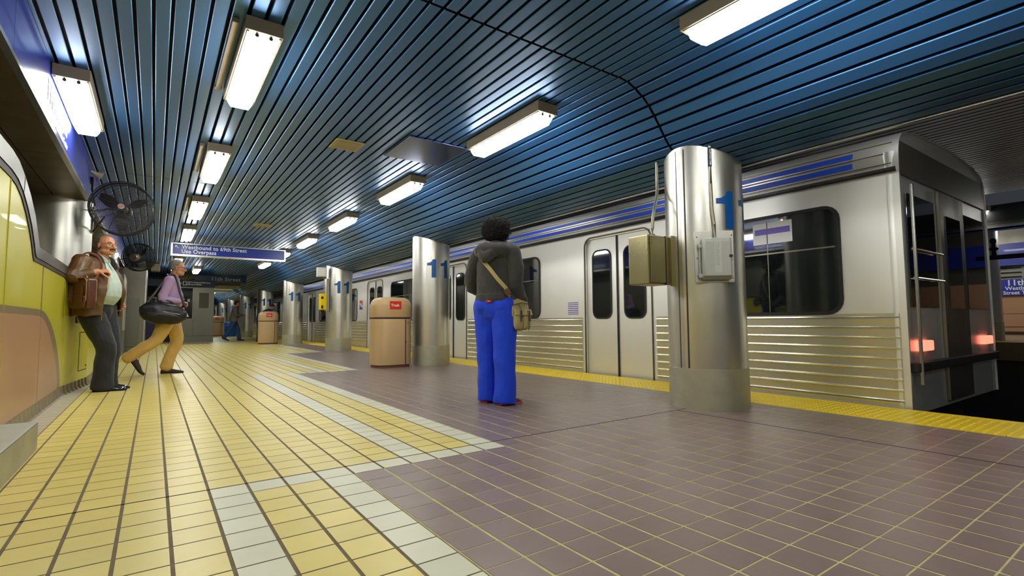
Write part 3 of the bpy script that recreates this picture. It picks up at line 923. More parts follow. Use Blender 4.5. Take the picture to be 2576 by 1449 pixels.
# ---------------------------------------------------------------- fans
M_fan = mat('fan_black', (22, 20, 20), .45, .3)
M_wire = mat('fan_wire', (44, 38, 36), .4, .6)
def fan(name, label, center, R, wall_pt, back=False, rx=0, rz=0):
    t = thing(name, label, 'fan', center, 0, 'cage fans on the left columns')
    Mx = Matrix.Rotation(rz, 4, 'Z') @ Matrix.Rotation(rx, 4, 'X')
    def put(mb, nm, m, par=t, smooth=True):
        mb.v = [tuple(Mx @ Vector(p) + Vector(center)) for p in mb.v]
        return mb.build(nm, [m], par, smooth=smooth, fix=False)
    def torus(mb, r, y, w, seg=64):
        pts = [(r * cos(2 * pi * k / seg), y, r * sin(2 * pi * k / seg)) for k in range(seg + 1)]
        mb.tube(pts, w, 5, ref=(0, 1, 0))
    b = MB(); torus(b, R, -.09, .007); torus(b, R, .09, .007); torus(b, R + .002, 0, .012)
    put(b, 'rim', M_fan)
    for side, nm in ((-1, 'front_grille'), (1, 'rear_grille')):
        b = MB()
        n = 30 if side < 0 else 20
        for k in range(n):
            r = .055 + (R - .06) * k / (n - 1)
            yy = side * (.09 + .05 * (1 - (r / R) ** 2))
            torus(b, r, yy, .0018 if side < 0 else .0015, 48)
        for k in range(8 if side < 0 else 6):
            a = 2 * pi * k / (8 if side < 0 else 6) + .4
            pts = []
            for q in range(7):
                r = .04 + (R - .04) * q / 6
                pts.append((r * cos(a), side * (.093 + .05 * (1 - (r / R) ** 2)), r * sin(a)))
            b.tube(pts, .003, 5, ref=(0, 1, .01))
        put(b, nm, M_wire)
    b = MB()
    for k in range(3):
        a0 = 2 * pi * k / 3 + (.5 if not back else .9)
        pts = []
        for q in range(6):
            r = .05 + (R - .10) * q / 5
            w = .38 * (R / .33) * (.25 + .42 * sin(pi * min(1, .25 + q / 5 * .7)))
            tw = .05
            ring = []
            for aa, off in ((-w * .5 / max(r, .15) * .55, -tw), (w * .5 / max(r, .15) * .55, tw)):
                ring.append((r * cos(a0 + aa), off, r * sin(a0 + aa)))
            ring += [(p[0], p[1] + .004, p[2]) for p in ring[::-1]]
            pts.append(ring)
        b.rings(pts)
    put(b, 'blades', M_fan, smooth=False)
    b = MB(); b.lathe([(.001, -.12), (.05, -.12), (.055, -.02), (.055, .02), (.001, .02)], (0, 0, 0), 16, axis='y'); put(b, 'hub', M_fan)
    b = MB(); b.lathe([(.001, 0), (.07, 0), (.078, .02), (.078, .15), (.06, .19), (.001, .2)], (0, .05 if not back else -.26, 0), 20, axis='y'); put(b, 'motor', M_fan if not back else M_steel_dull)
    if not back:
        b = MB(); b.lathe([(.001, -.012), (.034, -.010), (.038, 0)], (0, -.135, 0), 20, axis='y'); put(b, 'badge_rim', M_steel_dull)
        b = MB(); b.prism([(-.026, -.012), (-.010, .006), (.018, .014), (.026, .006), (.010, -.010)], 'y', -.150, -.147); put(b, 'badge', mat('fan_badge', (206, 60, 36), .4), smooth=False)
    else:
        b = MB(); b.tube([(0, -.2, .06), (.05, -.24, .16), (-.05, -.2, .3), (-.06, -.1, R)], .007, 6); put(b, 'cable', mat('cable_grey', (80, 80, 76), .6))
        b = MB(); b.ball((.07, -.22, .05), (.03, .02, .015), 10); put(b, 'cable_knot', mat('cable_orange', (196, 130, 40), .5))
    # bracket to the column
    w = Vector(wall_pt); c = Vector(center)
    b = MB(); b.box(w.x - .022, w.x + .004, w.y - .02, w.y + .02, w.z - .17, w.z + .17); b.build('mounting_plate', [M_steel_dull], t, bevel=.002)
    for zz in (-.15, 0, .15):
        b = MB(); b.ball((w.x + .005, w.y - .018, w.z + zz), .008, 8); b.build('bolt', [M_darkpaint], t)
    b = MB(); b.tube([w + Vector((0, 0, .12)), c + Vector((-R * .5, .02, -.02))], .009, 6); b.tube([w + Vector((0, 0, -.15)), c + Vector((-R * .55, .02, -.12 * 1))], .011, 6)
    b.tube([c + Vector((-R * .55, .02, -.02)), c + Vector((0, .06, 0))], .011, 6)
    b.build('bracket', [M_fan], t)
    return t
fan('wall_fan', 'larger round cage fan above the leaning man, spiral grille facing the camera', (-.365, 7.88, 2.185), .325, (-.672, 8.20, 2.06), rx=radians(-2), rz=radians(-5))
fan('wall_fan', 'smaller looking cage fan farther back, its motor side showing', (-.31, 13.4, 2.175), .29, (-.672, 13.74, 2.02), back=True, rx=radians(8), rz=radians(-22))

# horn speaker on the fascia and black cable
hn = thing('horn_speaker', 'small cream horn speaker on the blue fascia above the nearer fan', 'speaker', (FX + .05, 7.95, 2.62))
b = MB()
b.lathe([(.012, 0), (.02, .04), (.05, .10), (.085, .13), (.088, .135), (.08, .13), (.03, .08), (.001, .06)], (0, 0, 0), 24, axis='x')
Mh = Matrix.Translation((FX + .01, 7.95, 2.63)) @ Matrix.Rotation(radians(28), 4, 'Y') @ Matrix.Rotation(radians(22), 4, 'Z') @ Matrix.Scale(.82, 4)
b.v = [tuple(Mh @ Vector(p)) for p in b.v]
b.build('horn', [mat('horn_cream', (206, 196, 160), .5)], hn, smooth=True)
b = MB(); b.box(FX, FX + .03, 8.05, 8.12, 2.50, 2.58); b.build('bracket', [M_dark], hn)
cbl = MB(); cbl.tube([(FX + .02, 8.08, 2.52), (FX + .02, 8.06, 2.42), (FX + .03, 8.07, 2.33), (FX + .05, 8.15, 2.24)], .011, 8)
tag(cbl.build('cable', [M_dark], smooth=True), 'black cable hanging down the end of the fascia beside the nearer fan', 'cable')
# ---------------------------------------------------------------- subway cars
TX = 5.15
M_tube = mat('added_tube', (250, 250, 245), .4, emit=(250, 252, 255), estr=LAMP)  # glowing tubes of the added, unseen strip lights behind the bulkhead
M_car = mat('car_stainless', (246, 246, 240), .42, .8, var=.05, vscale=.8, rvar=.05, bump=.002, bscale=1.2, bstretch=(1, 1, 2))
M_lower = mat('lower_stainless', (222, 218, 196), .3, .85, var=.06, vscale=1)
M_rib = mat('car_rib', (232, 232, 222), .22, 1.0)
M_glass = mat('car_glass', (18, 24, 24), .04, spec=.9, coat=.6)
M_seal = mat('window_rubber', (24, 24, 24), .5)
M_stripe = mat('stripe_blue', (52, 92, 224), .35)
M_under = mat('car_under', (26, 26, 26), .7)
CARL = 15.8
def rrect(y0, y1, z0, z1, r, n=5):
    P = []
    for cx_, cz_, a0 in ((y1 - r, z1 - r, 0), (y0 + r, z1 - r, 90), (y0 + r, z0 + r, 180), (y1 - r, z0 + r, 270)):
        for k in range(n + 1):
            a = radians(a0 + 90 * k / n); P.append((cx_ + r * cos(a), cz_ + r * sin(a)))
    return P
def side_frame(mb, y0, y1, z0, z1, r, w, x0, x1, m=0):
    """ring shaped frame in the YZ plane"""
    a = rrect(y0, y1, z0, z1, r); b_ = rrect(y0 - w, y1 + w, z0 - w, z1 + w, r + w)
    n = len(a)
    v = [(x0, p[0], p[1]) for p in b_] + [(x0, p[0], p[1]) for p in a] + [(x1, p[0], p[1]) for p in b_] + [(x1, p[0], p[1]) for p in a]
    f = []
    for i in range(n):
        j = (i + 1) % n
        f += [(i, j, n + j, n + i), (i, j, 2 * n + j, 2 * n + i), (n + i, n + j, 3 * n + j, 3 * n + i)]
    mb.add(v, f, m)
def car(y0, label, near=True):
    t = thing('subway_car', label, 'train car', (TX + 1.35, y0 + CARL / 2, -1.1), 0, 'coupled subway cars')
    y1 = y0 + CARL
    W = 2.72
    prof = [(0, -.06), (0, 2.02), (.004, 2.12), (.018, 2.22), (.048, 2.30), (.13, 2.375), (.45, 2.44), (W / 2, 2.48)]
    sec = [(TX + a, b_) for a, b_ in prof] + [(TX + W - a, b_) for a, b_ in prof[::-1][1:]]
    doors = [(3.26 - .60, 3.26 + .60), (7.93 - .60, 7.93 + .60), (12.55 - .60, 12.55 + .60)]
    wins = [(.50, 2.05), (4.95, 6.90), (9.55, 11.30), (14.10, 15.05)]
    # shell: sides with openings built as panels around doors
    b = MB()
    R = [[(p[0], yy, p[1]) for p in sec] for yy in (y0, y1)]
    n = len(sec)
    v = R[0] + R[1]
    b.add(v, [(i, i + 1, n + i + 1, n + i) for i in range(1, n - 2)], 0)
    # far side wall
    b.quad((TX + W, y0, -.06), (TX + W, y1, -.06), (TX + W, y1, 2.02), (TX + W, y0, 2.02), 0)
    # near side wall in panels
    edges = [0] + [q for d in doors for q in d] + [CARL]
    for a, c_ in zip(edges[::2], edges[1::2]):
        b.quad((TX, y0 + a, -.06), (TX, y0 + c_, -.06), (TX, y0 + c_, 2.02), (TX, y0 + a, 2.02), 0)
    for d0, d1 in doors:
        b.quad((TX, y0 + d0, 1.93), (TX, y0 + d1, 1.93), (TX, y0 + d1, 2.02), (TX, y0 + d0, 2.02), 0)
        b.quad((TX, y0 + d0, -.06), (TX, y0 + d0, 1.93), (TX + .07, y0 + d0, 1.93), (TX + .07, y0 + d0, -.06), 0)
        b.quad((TX, y0 + d1, -.06), (TX, y0 + d1, 1.93), (TX + .07, y0 + d1, 1.93), (TX + .07, y0 + d1, -.06), 0)
        b.quad((TX, y0 + d0, 1.93), (TX, y0 + d1, 1.93), (TX + .07, y0 + d1, 1.93), (TX + .07, y0 + d0, 1.93), 0)
    b.add([(p[0], y1, p[1]) for p in sec], [tuple(range(n))], 0)
    b.add([(p[0], y0 + .02, p[1]) for p in sec], [tuple(range(n))], 0)
    b.build('body_shell', [M_car], t, smooth=35, fix=False)
    b = MB(); b.box(TX + .12, TX + W - .12, y0 + .3, y1 - .3, -.75, -.06); b.build('underframe', [M_under], t)
    # corner post and roof dome at the ends
    b = MB(); b.cyl((TX + .06, y0 + .075, -.06), (TX + .06, y0 + .075, 2.20), .065, 16); b.build('corner_post', [M_car], t, smooth=True)
    b = MB(); b.cyl((TX + W - .06, y0 + .075, -.06), (TX + W - .06, y0 + .075, 2.20), .065, 16); b.build('corner_post', [M_car], t, smooth=True)
    # blue stripes along the cantrail, drip rail
    b = MB()
    for za, zb in ((2.115, 2.168), (2.212, 2.262)):
        def px_(z):
            for (a0, z0), (a1, z1_) in zip(prof, prof[1:]):
                if z0 <= z <= z1_: return TX + a0 + (a1 - a0) * (z - z0) / (z1_ - z0)
        b.quad((px_(za) - .003, y0 + .35, za), (px_(za) - .003, y1 - .35, za), (px_(zb) - .003, y1 - .35, zb), (px_(zb) - .003, y0 + .35, zb))
    b.build('blue_stripe', [M_stripe], t, fix=False)
    for z, r in ((2.19, .006), (2.095, .006), (2.285, .006)):
        xx = TX + (0 if z < 2.15 else (.010 if z < 2.25 else .040))
        b = MB(); b.tube([(xx, y0 + .05, z), (xx, y1 - .05, z)], r, 6); b.build('roof_rail', [M_rib], t, smooth=True)
    b = MB(); b.box(TX - .014, TX + .002, y0 + .02, y1 - .02, 2.018, 2.034); b.build('drip_rail', [M_seal], t)
    b = MB(); b.box(TX - .010, TX + .002, y0 + .02, y1 - .02, 2.036, 2.060); b.build('drip_rail_edge', [M_rib], t)
    # fluted lower side: rounded ribs between the doors
    segs = list(zip(edges[::2], edges[1::2]))
    for a, c_ in segs:
        b = MB()
        for k in range(9):
            z = .768 - .0885 * k
            p = [(TX, z - .012), (TX - .010, z - .008), (TX - .013, z), (TX - .010, z + .008), (TX, z + .012)]
            ya, yb = y0 + a + (.07 if a else .05), y0 + c_ - (.07 if c_ < CARL else .05)
            b.prism(p, 'y', ya, yb)
        fl_ = b.build('fluting', [M_rib], t, smooth=30)
        b = MB(); b.quad((TX - .002, ya, .02), (TX - .002, yb, .02), (TX - .002, yb, .80), (TX - .002, ya, .80)); b.build('lower_panel', [M_lower], t, fix=False)
    # windows
    for k, (a, c_) in enumerate(wins):
        zb, zt = .825, 1.79
        b = MB(); b.prism(rrect(y0 + a, y0 + c_, zb, zt, .11), 'x', TX - .004, TX + .006); pn = b.build('window', [M_glass], t)
        b = MB(); side_frame(b, y0 + a, y0 + c_, zb, zt, .11, .032, TX - .012, TX + .004); b.build('window_seal', [M_seal], pn)
        if k in (0, 1):
            yy = y0 + a + (c_ - a) * (.5 if k else .42)
            b = MB(); b.box(TX - .006, TX - .003, yy - .004, yy + .004, zb, zt); b.build('window_bar', [M_steel_dull], pn)
        b = MB(); b.box(TX - .007, TX - .003, y0 + a + .02, y0 + c_ - .02, 1.42, 1.435); b.build('window_rail', [M_steel_dull], pn)
    # doors
    for d0, d1 in doors:
        mid = (d0 + d1) / 2
        for a, c_ in ((d0 + .005, mid - .004), (mid + .004, d1 - .005)):
            b = MB(); b.box(TX + .035, TX + .06, y0 + a, y0 + c_, -.05, 1.93); lf = b.build('door_leaf', [M_car], t, bevel=.004)
            b = MB(); b.prism(rrect(y0 + a + .13, y0 + c_ - .13, .80, 1.745, .09), 'x', TX + .028, TX + .034); b.build('door_glass', [M_glass], lf)
            b = MB(); side_frame(b, y0 + a + .13, y0 + c_ - .13, .80, 1.745, .09, .022, TX + .024, TX + .036); b.build('glass_seal', [M_seal], lf)
        b = MB(); b.box(TX + .02, TX + .036, y0 + mid - .012, y0 + mid + .012, -.05, 1.93); b.build('door_edge', [M_seal], t)
        b = MB(); side_frame(b, y0 + d0, y0 + d1, -.3, 1.945, .12, .018, TX - .010, TX + .004)
        b.build('door_surround', [mat('door_frame_brown', (104, 94, 80), .4, .5)], t)
    # logo on the pier between a door and the end window
    yl = y0 + 13.72
    lg = MB()
    def sring(pts, m): lg.add([(TX - .004, yl + p[0], 1.28 + p[1]) for p in pts], [tuple(range(len(pts)))], m)
    lg.prism([(yl - .13, 1.42), (yl + .13, 1.42), (yl + .13, 1.34), (yl - .03, 1.34), (yl - .03, 1.31), (yl - .13, 1.25)], 'x', TX - .004, TX, 0)
    lg.prism([(yl + .13, 1.14), (yl - .13, 1.14), (yl - .13, 1.22), (yl + .03, 1.22), (yl + .03, 1.25), (yl + .13, 1.31)], 'x', TX - .004, TX, 1)
    lg.build('logo', [mat('logo_red', (214, 60, 60), .4), mat('logo_violet', (84, 60, 170), .4)], t)
    if near:
        # end face
        ye = y0 + .02
        b = MB(); b.box(TX + .98, TX + 1.74, ye - .03, ye, -.02, 1.98); dr = b.build('end_door', [M_steel_dull], t, bevel=.006)
        b = MB(); b.box(TX + 1.13, TX + 1.59, ye - .034, ye - .028, .85, 1.75); b.build('end_door_glass', [M_glass], dr)
        for (xa, xb) in ((TX + .16, TX + .88), (TX + 1.84, TX + 2.56)):
            b = MB(); b.box(xa, xb, ye - .012, ye - .002, .85, 1.85); b.build('cab_window', [M_glass], t, bevel=.004)
        M_tail = mat('tail_lamp', (230, 90, 70), .4, emit=(255, 120, 96), estr=1.6)
        for xa in (TX + .22, TX + 2.2):
            b = MB(); b.box(xa, xa + .30, ye - .05, ye, .47, .56); b.build('tail_light', [M_tail], t, bevel=.01)
        b = MB(); b.box(TX + .05, TX + W - .05, ye - .06, ye, .30, .38); b.build('end_sill', [M_under], t, bevel=.01)
        for z in (1.10, 1.35):
            b = MB(); b.tube([(TX + .12, ye - .05, z), (TX + .9, ye - .05, z)], .011, 8); b.build('grab_rail', [M_rib], t, smooth=True)
        b = MB(); b.tube([(TX + .10, ye - .07, .2), (TX + .10, ye - .07, 1.9)], .014, 8); b.build('grab_rail', [M_rib], t, smooth=True)
        b = MB(); b.box(TX + 1.15, TX + 1.55, ye - .5, ye + .3, -.55, -.25); b.build('coupler', [M_under], t, bevel=.03)
        b = MB(); b.box(TX + .05, TX + W - .05, ye - .012, ye, 2.0, 2.3); b.build('end_board', [M_booth], t, bevel=.004)
        b = MB(); b.box(TX - .006, TX - .0035, y0 + .90, y0 + 1.30, 1.53, 1.75); nt_ = b.build('window_notice', [M_white], t)
        b = MB(); b.box(TX - .0072, TX - .006, y0 + .92, y0 + 1.28, 1.63, 1.69); b.build('notice_band', [mat('notice_violet', (110, 100, 190), .5)], nt_)
        b = MB()
        for q in range(7): b.box(TX - .003, TX - .001, y0 + 4.02, y0 + 4.25, .85 + .028 * q, .862 + .028 * q)
        b.build('side_notice', [mat('notice_violet', (110, 100, 190), .5)], t)
    # wheels
    for yy in (y0 + 2.2, y0 + 4.1, y1 - 4.1, y1 - 2.2):
        for xx in (TX + .55, TX + 2.1):
            b = MB(); b.cyl((xx, yy, -.62), (xx + .12, yy, -.62), .36, 24); b.build('wheel', [M_under], t, smooth=True)
    return t
car(1.54, 'nearest stainless subway car, its open end and tail lights showing right of the nearest column')
car(17.94, 'second subway car, starting just beyond the third steel column', near=False)
car(34.34, 'farthest subway car, far down the platform', near=False)

# ---------------------------------------------------------------- track bed and the opposite platform
tb = MB(); tb.box(5.08, 11.75, -3, 50, -1.35, -1.15); struct(tb.build('floor_trackbed', [mat('ballast', (34, 31, 28), .9, var=.3, vscale=9, bump=.02, bscale=18)]))
for x, lab in ((5.78, 'inner rail of the near track under the train'), (7.22, 'outer rail of the near track under the train'), (9.4, 'near rail of the empty far track'), (10.85, 'outer rail of the empty far track')):
    r = MB(); r.prism([(x - .07, -1.15), (x + .07, -1.15), (x + .07, -1.13), (x + .012, -1.11), (x + .012, -1.04), (x + .035, -1.03), (x + .035, -1.0), (x - .035, -1.0), (x - .035, -1.03), (x - .012, -1.04), (x - .012, -1.11), (x - .07, -1.13)], 'y', -3, 50)
    tag(r.build('rail', [mat('rail_steel', (96, 88, 80), .4, .9)]), lab, 'rail', 'track rails')
MZ = .34       # the opposite platform as it sits in the view
OX = 16.8
op = MB()
op.box(11.72, 17.6, -3, 46, MZ - .3, MZ, 0)
op.box(11.72, 12.33, -3, 46, MZ, MZ + .006, 1)
op.box(11.9, 12.0, -3, 46, -1.2, MZ - .3, 2)
struct(op.build('floor_opposite', [mat('opposite_tile', (138, 116, 84), .35, var=.08, vscale=3), M_tact, M_darkpaint]))
slat_ceiling('ceiling_opposite', mirror=OX, dz=.22, seams=[-3.0, 2.765, 8.31, 13.86])
for k, lab in enumerate(['steel column on the opposite platform, seen beyond the end of the train', 'second steel column of the opposite platform, hidden behind the train']):
    if k == 1: continue
    t = thing('steel_column', lab, 'column', (12.75, 2.695, MZ))
    b = MB(); b.cyl((12.75, 2.695, MZ + .34), (12.75, 2.695, 2.40), CR, 40, caps=False); b.build('cladding', [M_steel], t, smooth=True)
    b = MB(); b.cyl((12.75, 2.695, MZ), (12.75, 2.695, MZ + .34), CR + .004, 40, caps=False); b.build('base_band', [M_steel_low], t, smooth=True)
for k in range(3):
    place_fixture(13.3, .55 + 2.0 * k, 'ceiling light of the opposite platform, seen above the far column' if k == 0 else 'farther ceiling light of the opposite platform', 'ceiling lights of the opposite platform', z=CZ + .20)
for k in range(2):
    place_fixture(15.6, .55 + 2.8 * k, 'inner ceiling light of the opposite platform', 'inner ceiling lights of the opposite platform', z=CZ + .20)
ow = MB()
ow.box(17.3, 17.4, -3, 3.9, MZ + .08, 1.62, 0)
ow.box(17.45, 17.5, -3, 46, MZ, 3.1, 2)
struct(ow.build('wall_opposite', [M_salmon, M_dark, M_steel_dull]))
of = MB(); of.box(17.22, 17.3, -3, 12, 2.05, 2.60, 0)
t = thing('fascia_sign', 'deep blue fascia on the opposite platform wall, at the right edge', 'sign', (17.25, 3, 2.3))
of.build('board', [M_blue], t)
os_ = thing('platform_sign', 'blue wall sign reading 11th and Westbound at the right edge', 'sign', (17.25, 3, 1.35))
b = MB(); b.box(17.24, 17.30, .6, 3.27, 1.31, 1.71); b.build('board', [M_blue], os_)
def ofr(y, z): return frame((17.238, y, z), (0, -1, 0), (0, 0, 1))
text('11th', .20, 'lettering', M_white, os_, ofr(3.10, 1.555), bold=.003)
text('Westbound', .125, 'lettering', M_white, os_, ofr(3.125, 1.445), bold=.002)
text('n Street Trans', .120, 'lettering', M_white, os_, ofr(3.26, 1.335), bold=.002)
t = thing('access_hatch', 'small square hatch low in the salmon wall of the opposite platform', 'hatch', (17.29, 2.9, .8))
b = MB(); b.box(17.293, 17.30, 2.66, 3.21, .53, .86); b.build('gap', [M_dark], t)
b = MB(); b.box(17.29, 17.296, 2.67, 3.20, .54, .85); b.build('hatch_door', [M_salmon], t)
# bars in front of the opposite back wall
t = thing('ladder_rack', 'dark rack of horizontal bars beyond the opposite platform sign', 'rack', (17.35, 3.1, 1.8))
for k in range(4):
    b = MB(); b.box(17.40, 17.43, 2.85, 3.35, 1.66 + .11 * k, 1.68 + .11 * k); b.build('bar', [M_dark], t)
# unseen strip lights added behind the bulkhead to brighten the train's upper side
for k in range(9):
    y = .4 + 2.77 * k
    t = thing('added_strip_light', 'added unseen strip light behind the bulkhead, above the train', 'lamp', (4.45, y, 2.80), 0, 'added strip lights over the track')
    b = MB(); b.box(4.40, 4.46, y, y + 1.22, 2.75, 2.85); b.build('housing', [M_house], t, bevel=.004)
    b = MB(); b.cyl((4.49, y + .03, 2.79), (4.49, y + 1.19, 2.79), .022, 12); b.build('tube', [M_tube], t, smooth=True)
# pipe between the tracks
pp = thing('track_pipe', 'dark horizontal pipe with a valve standing over the far track', 'pipe', (9.0, 2, 1.5))
b = MB(); b.cyl((9.0, 1.2, 1.548), (9.0, 14, 1.548), .030, 12); b.build('pipe', [M_dark], pp, smooth=True)
b = MB(); b.lathe([(.001, 0), (.030, 0), (.022, .05), (.022, .07), (.05, .09), (.05, .105), (.022, .12), (.02, .17), (.03, .18), (.033, .21), (.02, .235), (.001, .24)], (9.0, 1.715, 1.565), 16); b.build('valve', [M_dark], pp, smooth=30)
for yy in (6.0, 12.0):
    b = MB(); b.cyl((9.0, yy, 1.548), (9.0, yy, 3.05), .02, 8); b.build('hanger', [M_dark], pp)
# ---------------------------------------------------------------- people
def baked(mb, name, mats, parent, voxel=.006, smooth_it=6, off=(0, 0, 0), disp=None, fac=.5):
    """one continuous surface grown around the collected solids"""
    me = bpy.data.meshes.new('tmp')
    me.from_pydata([tuple(p) for p in mb.v], [], mb.f)
    bm = bmesh.new(); bm.from_mesh(me); bmesh.ops.recalc_face_normals(bm, faces=bm.faces); bm.to_mesh(me); bm.free()
    tmp = bpy.data.objects.new('tmp', me); C.objects.link(tmp)
    r = tmp.modifiers.new('r', 'REMESH'); r.mode = 'VOXEL'; r.voxel_size = voxel; r.adaptivity = 0
    s = tmp.modifiers.new('s', 'SMOOTH'); s.factor = fac; s.iterations = smooth_it
    bpy.context.view_layer.update()
    dg = bpy.context.evaluated_depsgraph_get()
    out = bpy.data.meshes.new_from_object(tmp.evaluated_get(dg))
    bpy.data.objects.remove(tmp); bpy.data.meshes.remove(me)
    out.name = name
    if disp:
        out.update()
        nr = [v.normal.copy() for v in out.vertices]
        for v, n_ in zip(out.vertices, nr):
            v.co += n_ * disp(v.co)
    out.materials.clear()
    mats = mats if isinstance(mats, (list, tuple)) else [mats]
    for m in mats: out.materials.append(m)
    out.polygons.foreach_set('use_smooth', [True] * len(out.polygons))
    out.update()
    o = bpy.data.objects.new(name, out); C.objects.link(o); o.parent = parent
    return o
def V(*a): return Vector(a)
def lerp(a, b, t): return a + (b - a) * t
def limb(mb, pts, rad, seg=14, ref=(1, 0, 0), sub=3):
    """tapered limb through points with round ends; rad entries r or (r_ref, r_other)"""
    pts = [Vector(p) for p in pts]
    rad = [r if isinstance(r, (tuple, list)) else (r, r) for r in rad]
    P, R = [], []
    n = len(pts)
    for i in range(n - 1):
        p0 = pts[max(i - 1, 0)]; p1 = pts[i]; p2 = pts[i + 1]; p3 = pts[min(i + 2, n - 1)]
        for k in range(sub):
            t = k / sub
            q = .5 * ((2 * p1) + (-p0 + p2) * t + (2 * p0 - 5 * p1 + 4 * p2 - p3) * t * t + (-p0 + 3 * p1 - 3 * p2 + p3) * t ** 3)
            P.append(q); R.append((lerp(rad[i][0], rad[i + 1][0], t), lerp(rad[i][1], rad[i + 1][1], t)))
    P.append(pts[-1]); R.append(rad[-1])
    # round ends
    d0 = (P[0] - P[1]).normalized(); d1 = (P[-1] - P[-2]).normalized()
    m0 = min(R[0]); m1 = min(R[-1])
    A, AR, B, BR = [], [], [], []
    for a in (80, 55, 28):
        A.append(P[0] + d0 * m0 * sin(radians(a)) * .9); AR.append((R[0][0] * cos(radians(a)), R[0][1] * cos(radians(a))))
    for a in (28, 55, 80):
        B.append(P[-1] + d1 * m1 * sin(radians(a)) * .9); BR.append((R[-1][0] * cos(radians(a)), R[-1][1] * cos(radians(a))))
    mb.tube(A + P + B, AR + R + BR, seg, ref=ref)
def folds(amp=.004, sc=9, st=(1, 1, .45), seed=0):
    def f(p):
        q = Vector((p.x * sc * st[0] + seed, p.y * sc * st[1] - seed, p.z * sc * st[2]))
        a = 1 - abs(noise.noise(q)) * 2.2
        b = noise.noise(q * 2.3 + Vector((3, 1, 7)))
        return amp * (a * .8 + b * .7)
    return f
def hand(mb, wrist, direction, palm_n, thumb_side, curl=.5, s=1.0, spread=1.0):
    """palm and five separate curled fingers; direction = along the hand, palm_n = out of the palm, thumb_side = +1/-1"""
    d = Vector(direction).normalized(); n_ = Vector(palm_n); n_ = (n_ - n_.dot(d) * d).normalized()
    sd = d.cross(n_) * thumb_side
    w = Vector(wrist)
    # palm
    limb(mb, [w - d * .01, w + d * .03 * s, w + d * .065 * s, w + d * .09 * s], [(.024 * s, .017 * s), (.033 * s, .016 * s), (.041 * s, .015 * s), (.040 * s, .012 * s)], 12, ref=sd)
    L = [.072, .080, .076, .060]
    for k in range(4):
        off = (1.5 - k) * .0235 * s * spread
        base = w + d * (.088 - .004 * abs(k - 1)) * s + sd * off
        p = [base]; ang = .12
        dirv = (d + sd * off * 1.2).normalized()
        for q, f in enumerate((.42, .32, .26)):
            ang += curl * (.95 if q == 0 else 1.05)
            v = dirv * cos(ang) + n_ * sin(ang)
            p.append(p[-1] + v * L[k] * f * s)
        limb(mb, p, [.0095 * s, .009 * s, .0085 * s, .0072 * s], 8, sub=2, ref=sd)
    tb_ = w + d * .022 * s + sd * .030 * s + n_ * .004
    t1 = tb_ + (sd * .75 + d * .55 + n_ * .35).normalized() * .036 * s
    t2 = t1 + (sd * .35 + d * .8 + n_ * (.3 + curl * .5)).normalized() * .030 * s
    t3 = t2 + (sd * .0 + d * .8 + n_ * (.3 + curl * .7)).normalized() * .026 * s
    limb(mb, [tb_ - sd * .01, t1, t2, t3], [.014 * s, .0115 * s, .0105 * s, .0085 * s], 8, sub=2)
def head(mb, c, fdir, updir=(0, 0, 1), s=1.0, neck_to=None, chin=1.0, nose=1.0, fat=1.0):
    """skull, jaw, brow, nose, lips and ears around centre c, looking along fdir"""
    f = Vector(fdir).normalized(); u = Vector(updir); u = (u - u.dot(f) * f).normalized(); r = f.cross(u)
    c = Vector(c)
    def P(x, y, z): return c + r * x * s + f * y * s + u * z * s
    def ell(x, y, z, a, b_, h, n=16):
        R = []
        for i in range(11):
            th = pi * i / 10; th = min(max(th, .05), pi - .05)
            R.append([P(x + a * sin(th) * cos(2 * pi * k / n), y + b_ * sin(th) * sin(2 * pi * k / n), z - h * cos(th)) for k in range(n)])
        mb.rings(R)
    ell(0, -.012, .028, .074 * fat, .096, .088)           # cranium
    ell(0, .022, -.005, .066 * fat, .070, .090)           # face
    ell(0, .036, -.070, .050 * fat, .050, .042 * chin)    # jaw
    ell(0, .068, -.092, .022, .022, .018)                 # chin
    ell(0, .078, .026, .052, .014, .012)                  # brow
    for sx in (-1, 1):
        ell(sx * .038, .066, -.022, .022, .022, .018)     # cheeks
        ell(sx * .050 * fat, .020, -.068, .022, .032, .026)
        ell(sx * .077 * fat, -.010, -.008, .008, .018, .030)   # ears
        ell(sx * .013, .093, -.036, .009, .010, .008)     # nostrils
    limb(mb, [P(0, .084, .020), P(0, .097 * nose, -.004), P(0, .110 * nose, -.026), P(0, .098, -.038)], [(.009, .010), (.0105, .010), (.013, .012), (.010, .008)], 10, ref=r, sub=3)
    ell(0, .089, -.060, .024, .009, .0055)
    ell(0, .088, -.070, .021, .009, .006)
    if neck_to is not None:
        limb(mb, [P(0, -.018, -.045), lerp(P(0, -.018, -.06), Vector(neck_to), .5), neck_to], [(.054 * s, .058 * s), (.055 * s, .058 * s), (.070 * s, .062 * s)], 14, ref=r)
    return P
def eyes(root, P, s=1.0, iris=(60, 40, 25), blink=1.0):
    Mw = mat('eye_white', (226, 220, 208), .25); Mi = mat('iris_%d' % iris[0], iris, .2)
    for sx in (-1, 1):
        b = MB(); b.ball(tuple(P(sx * .031, .0722, .004)), .0120 * s, 14); e = b.build('eye', [Mw], root, smooth=True)
        b = MB(); b.ball(tuple(P(sx * .031 + .001, .0802, .004)), .0064 * s, 12); b.build('iris', [Mi], e, smooth=True)
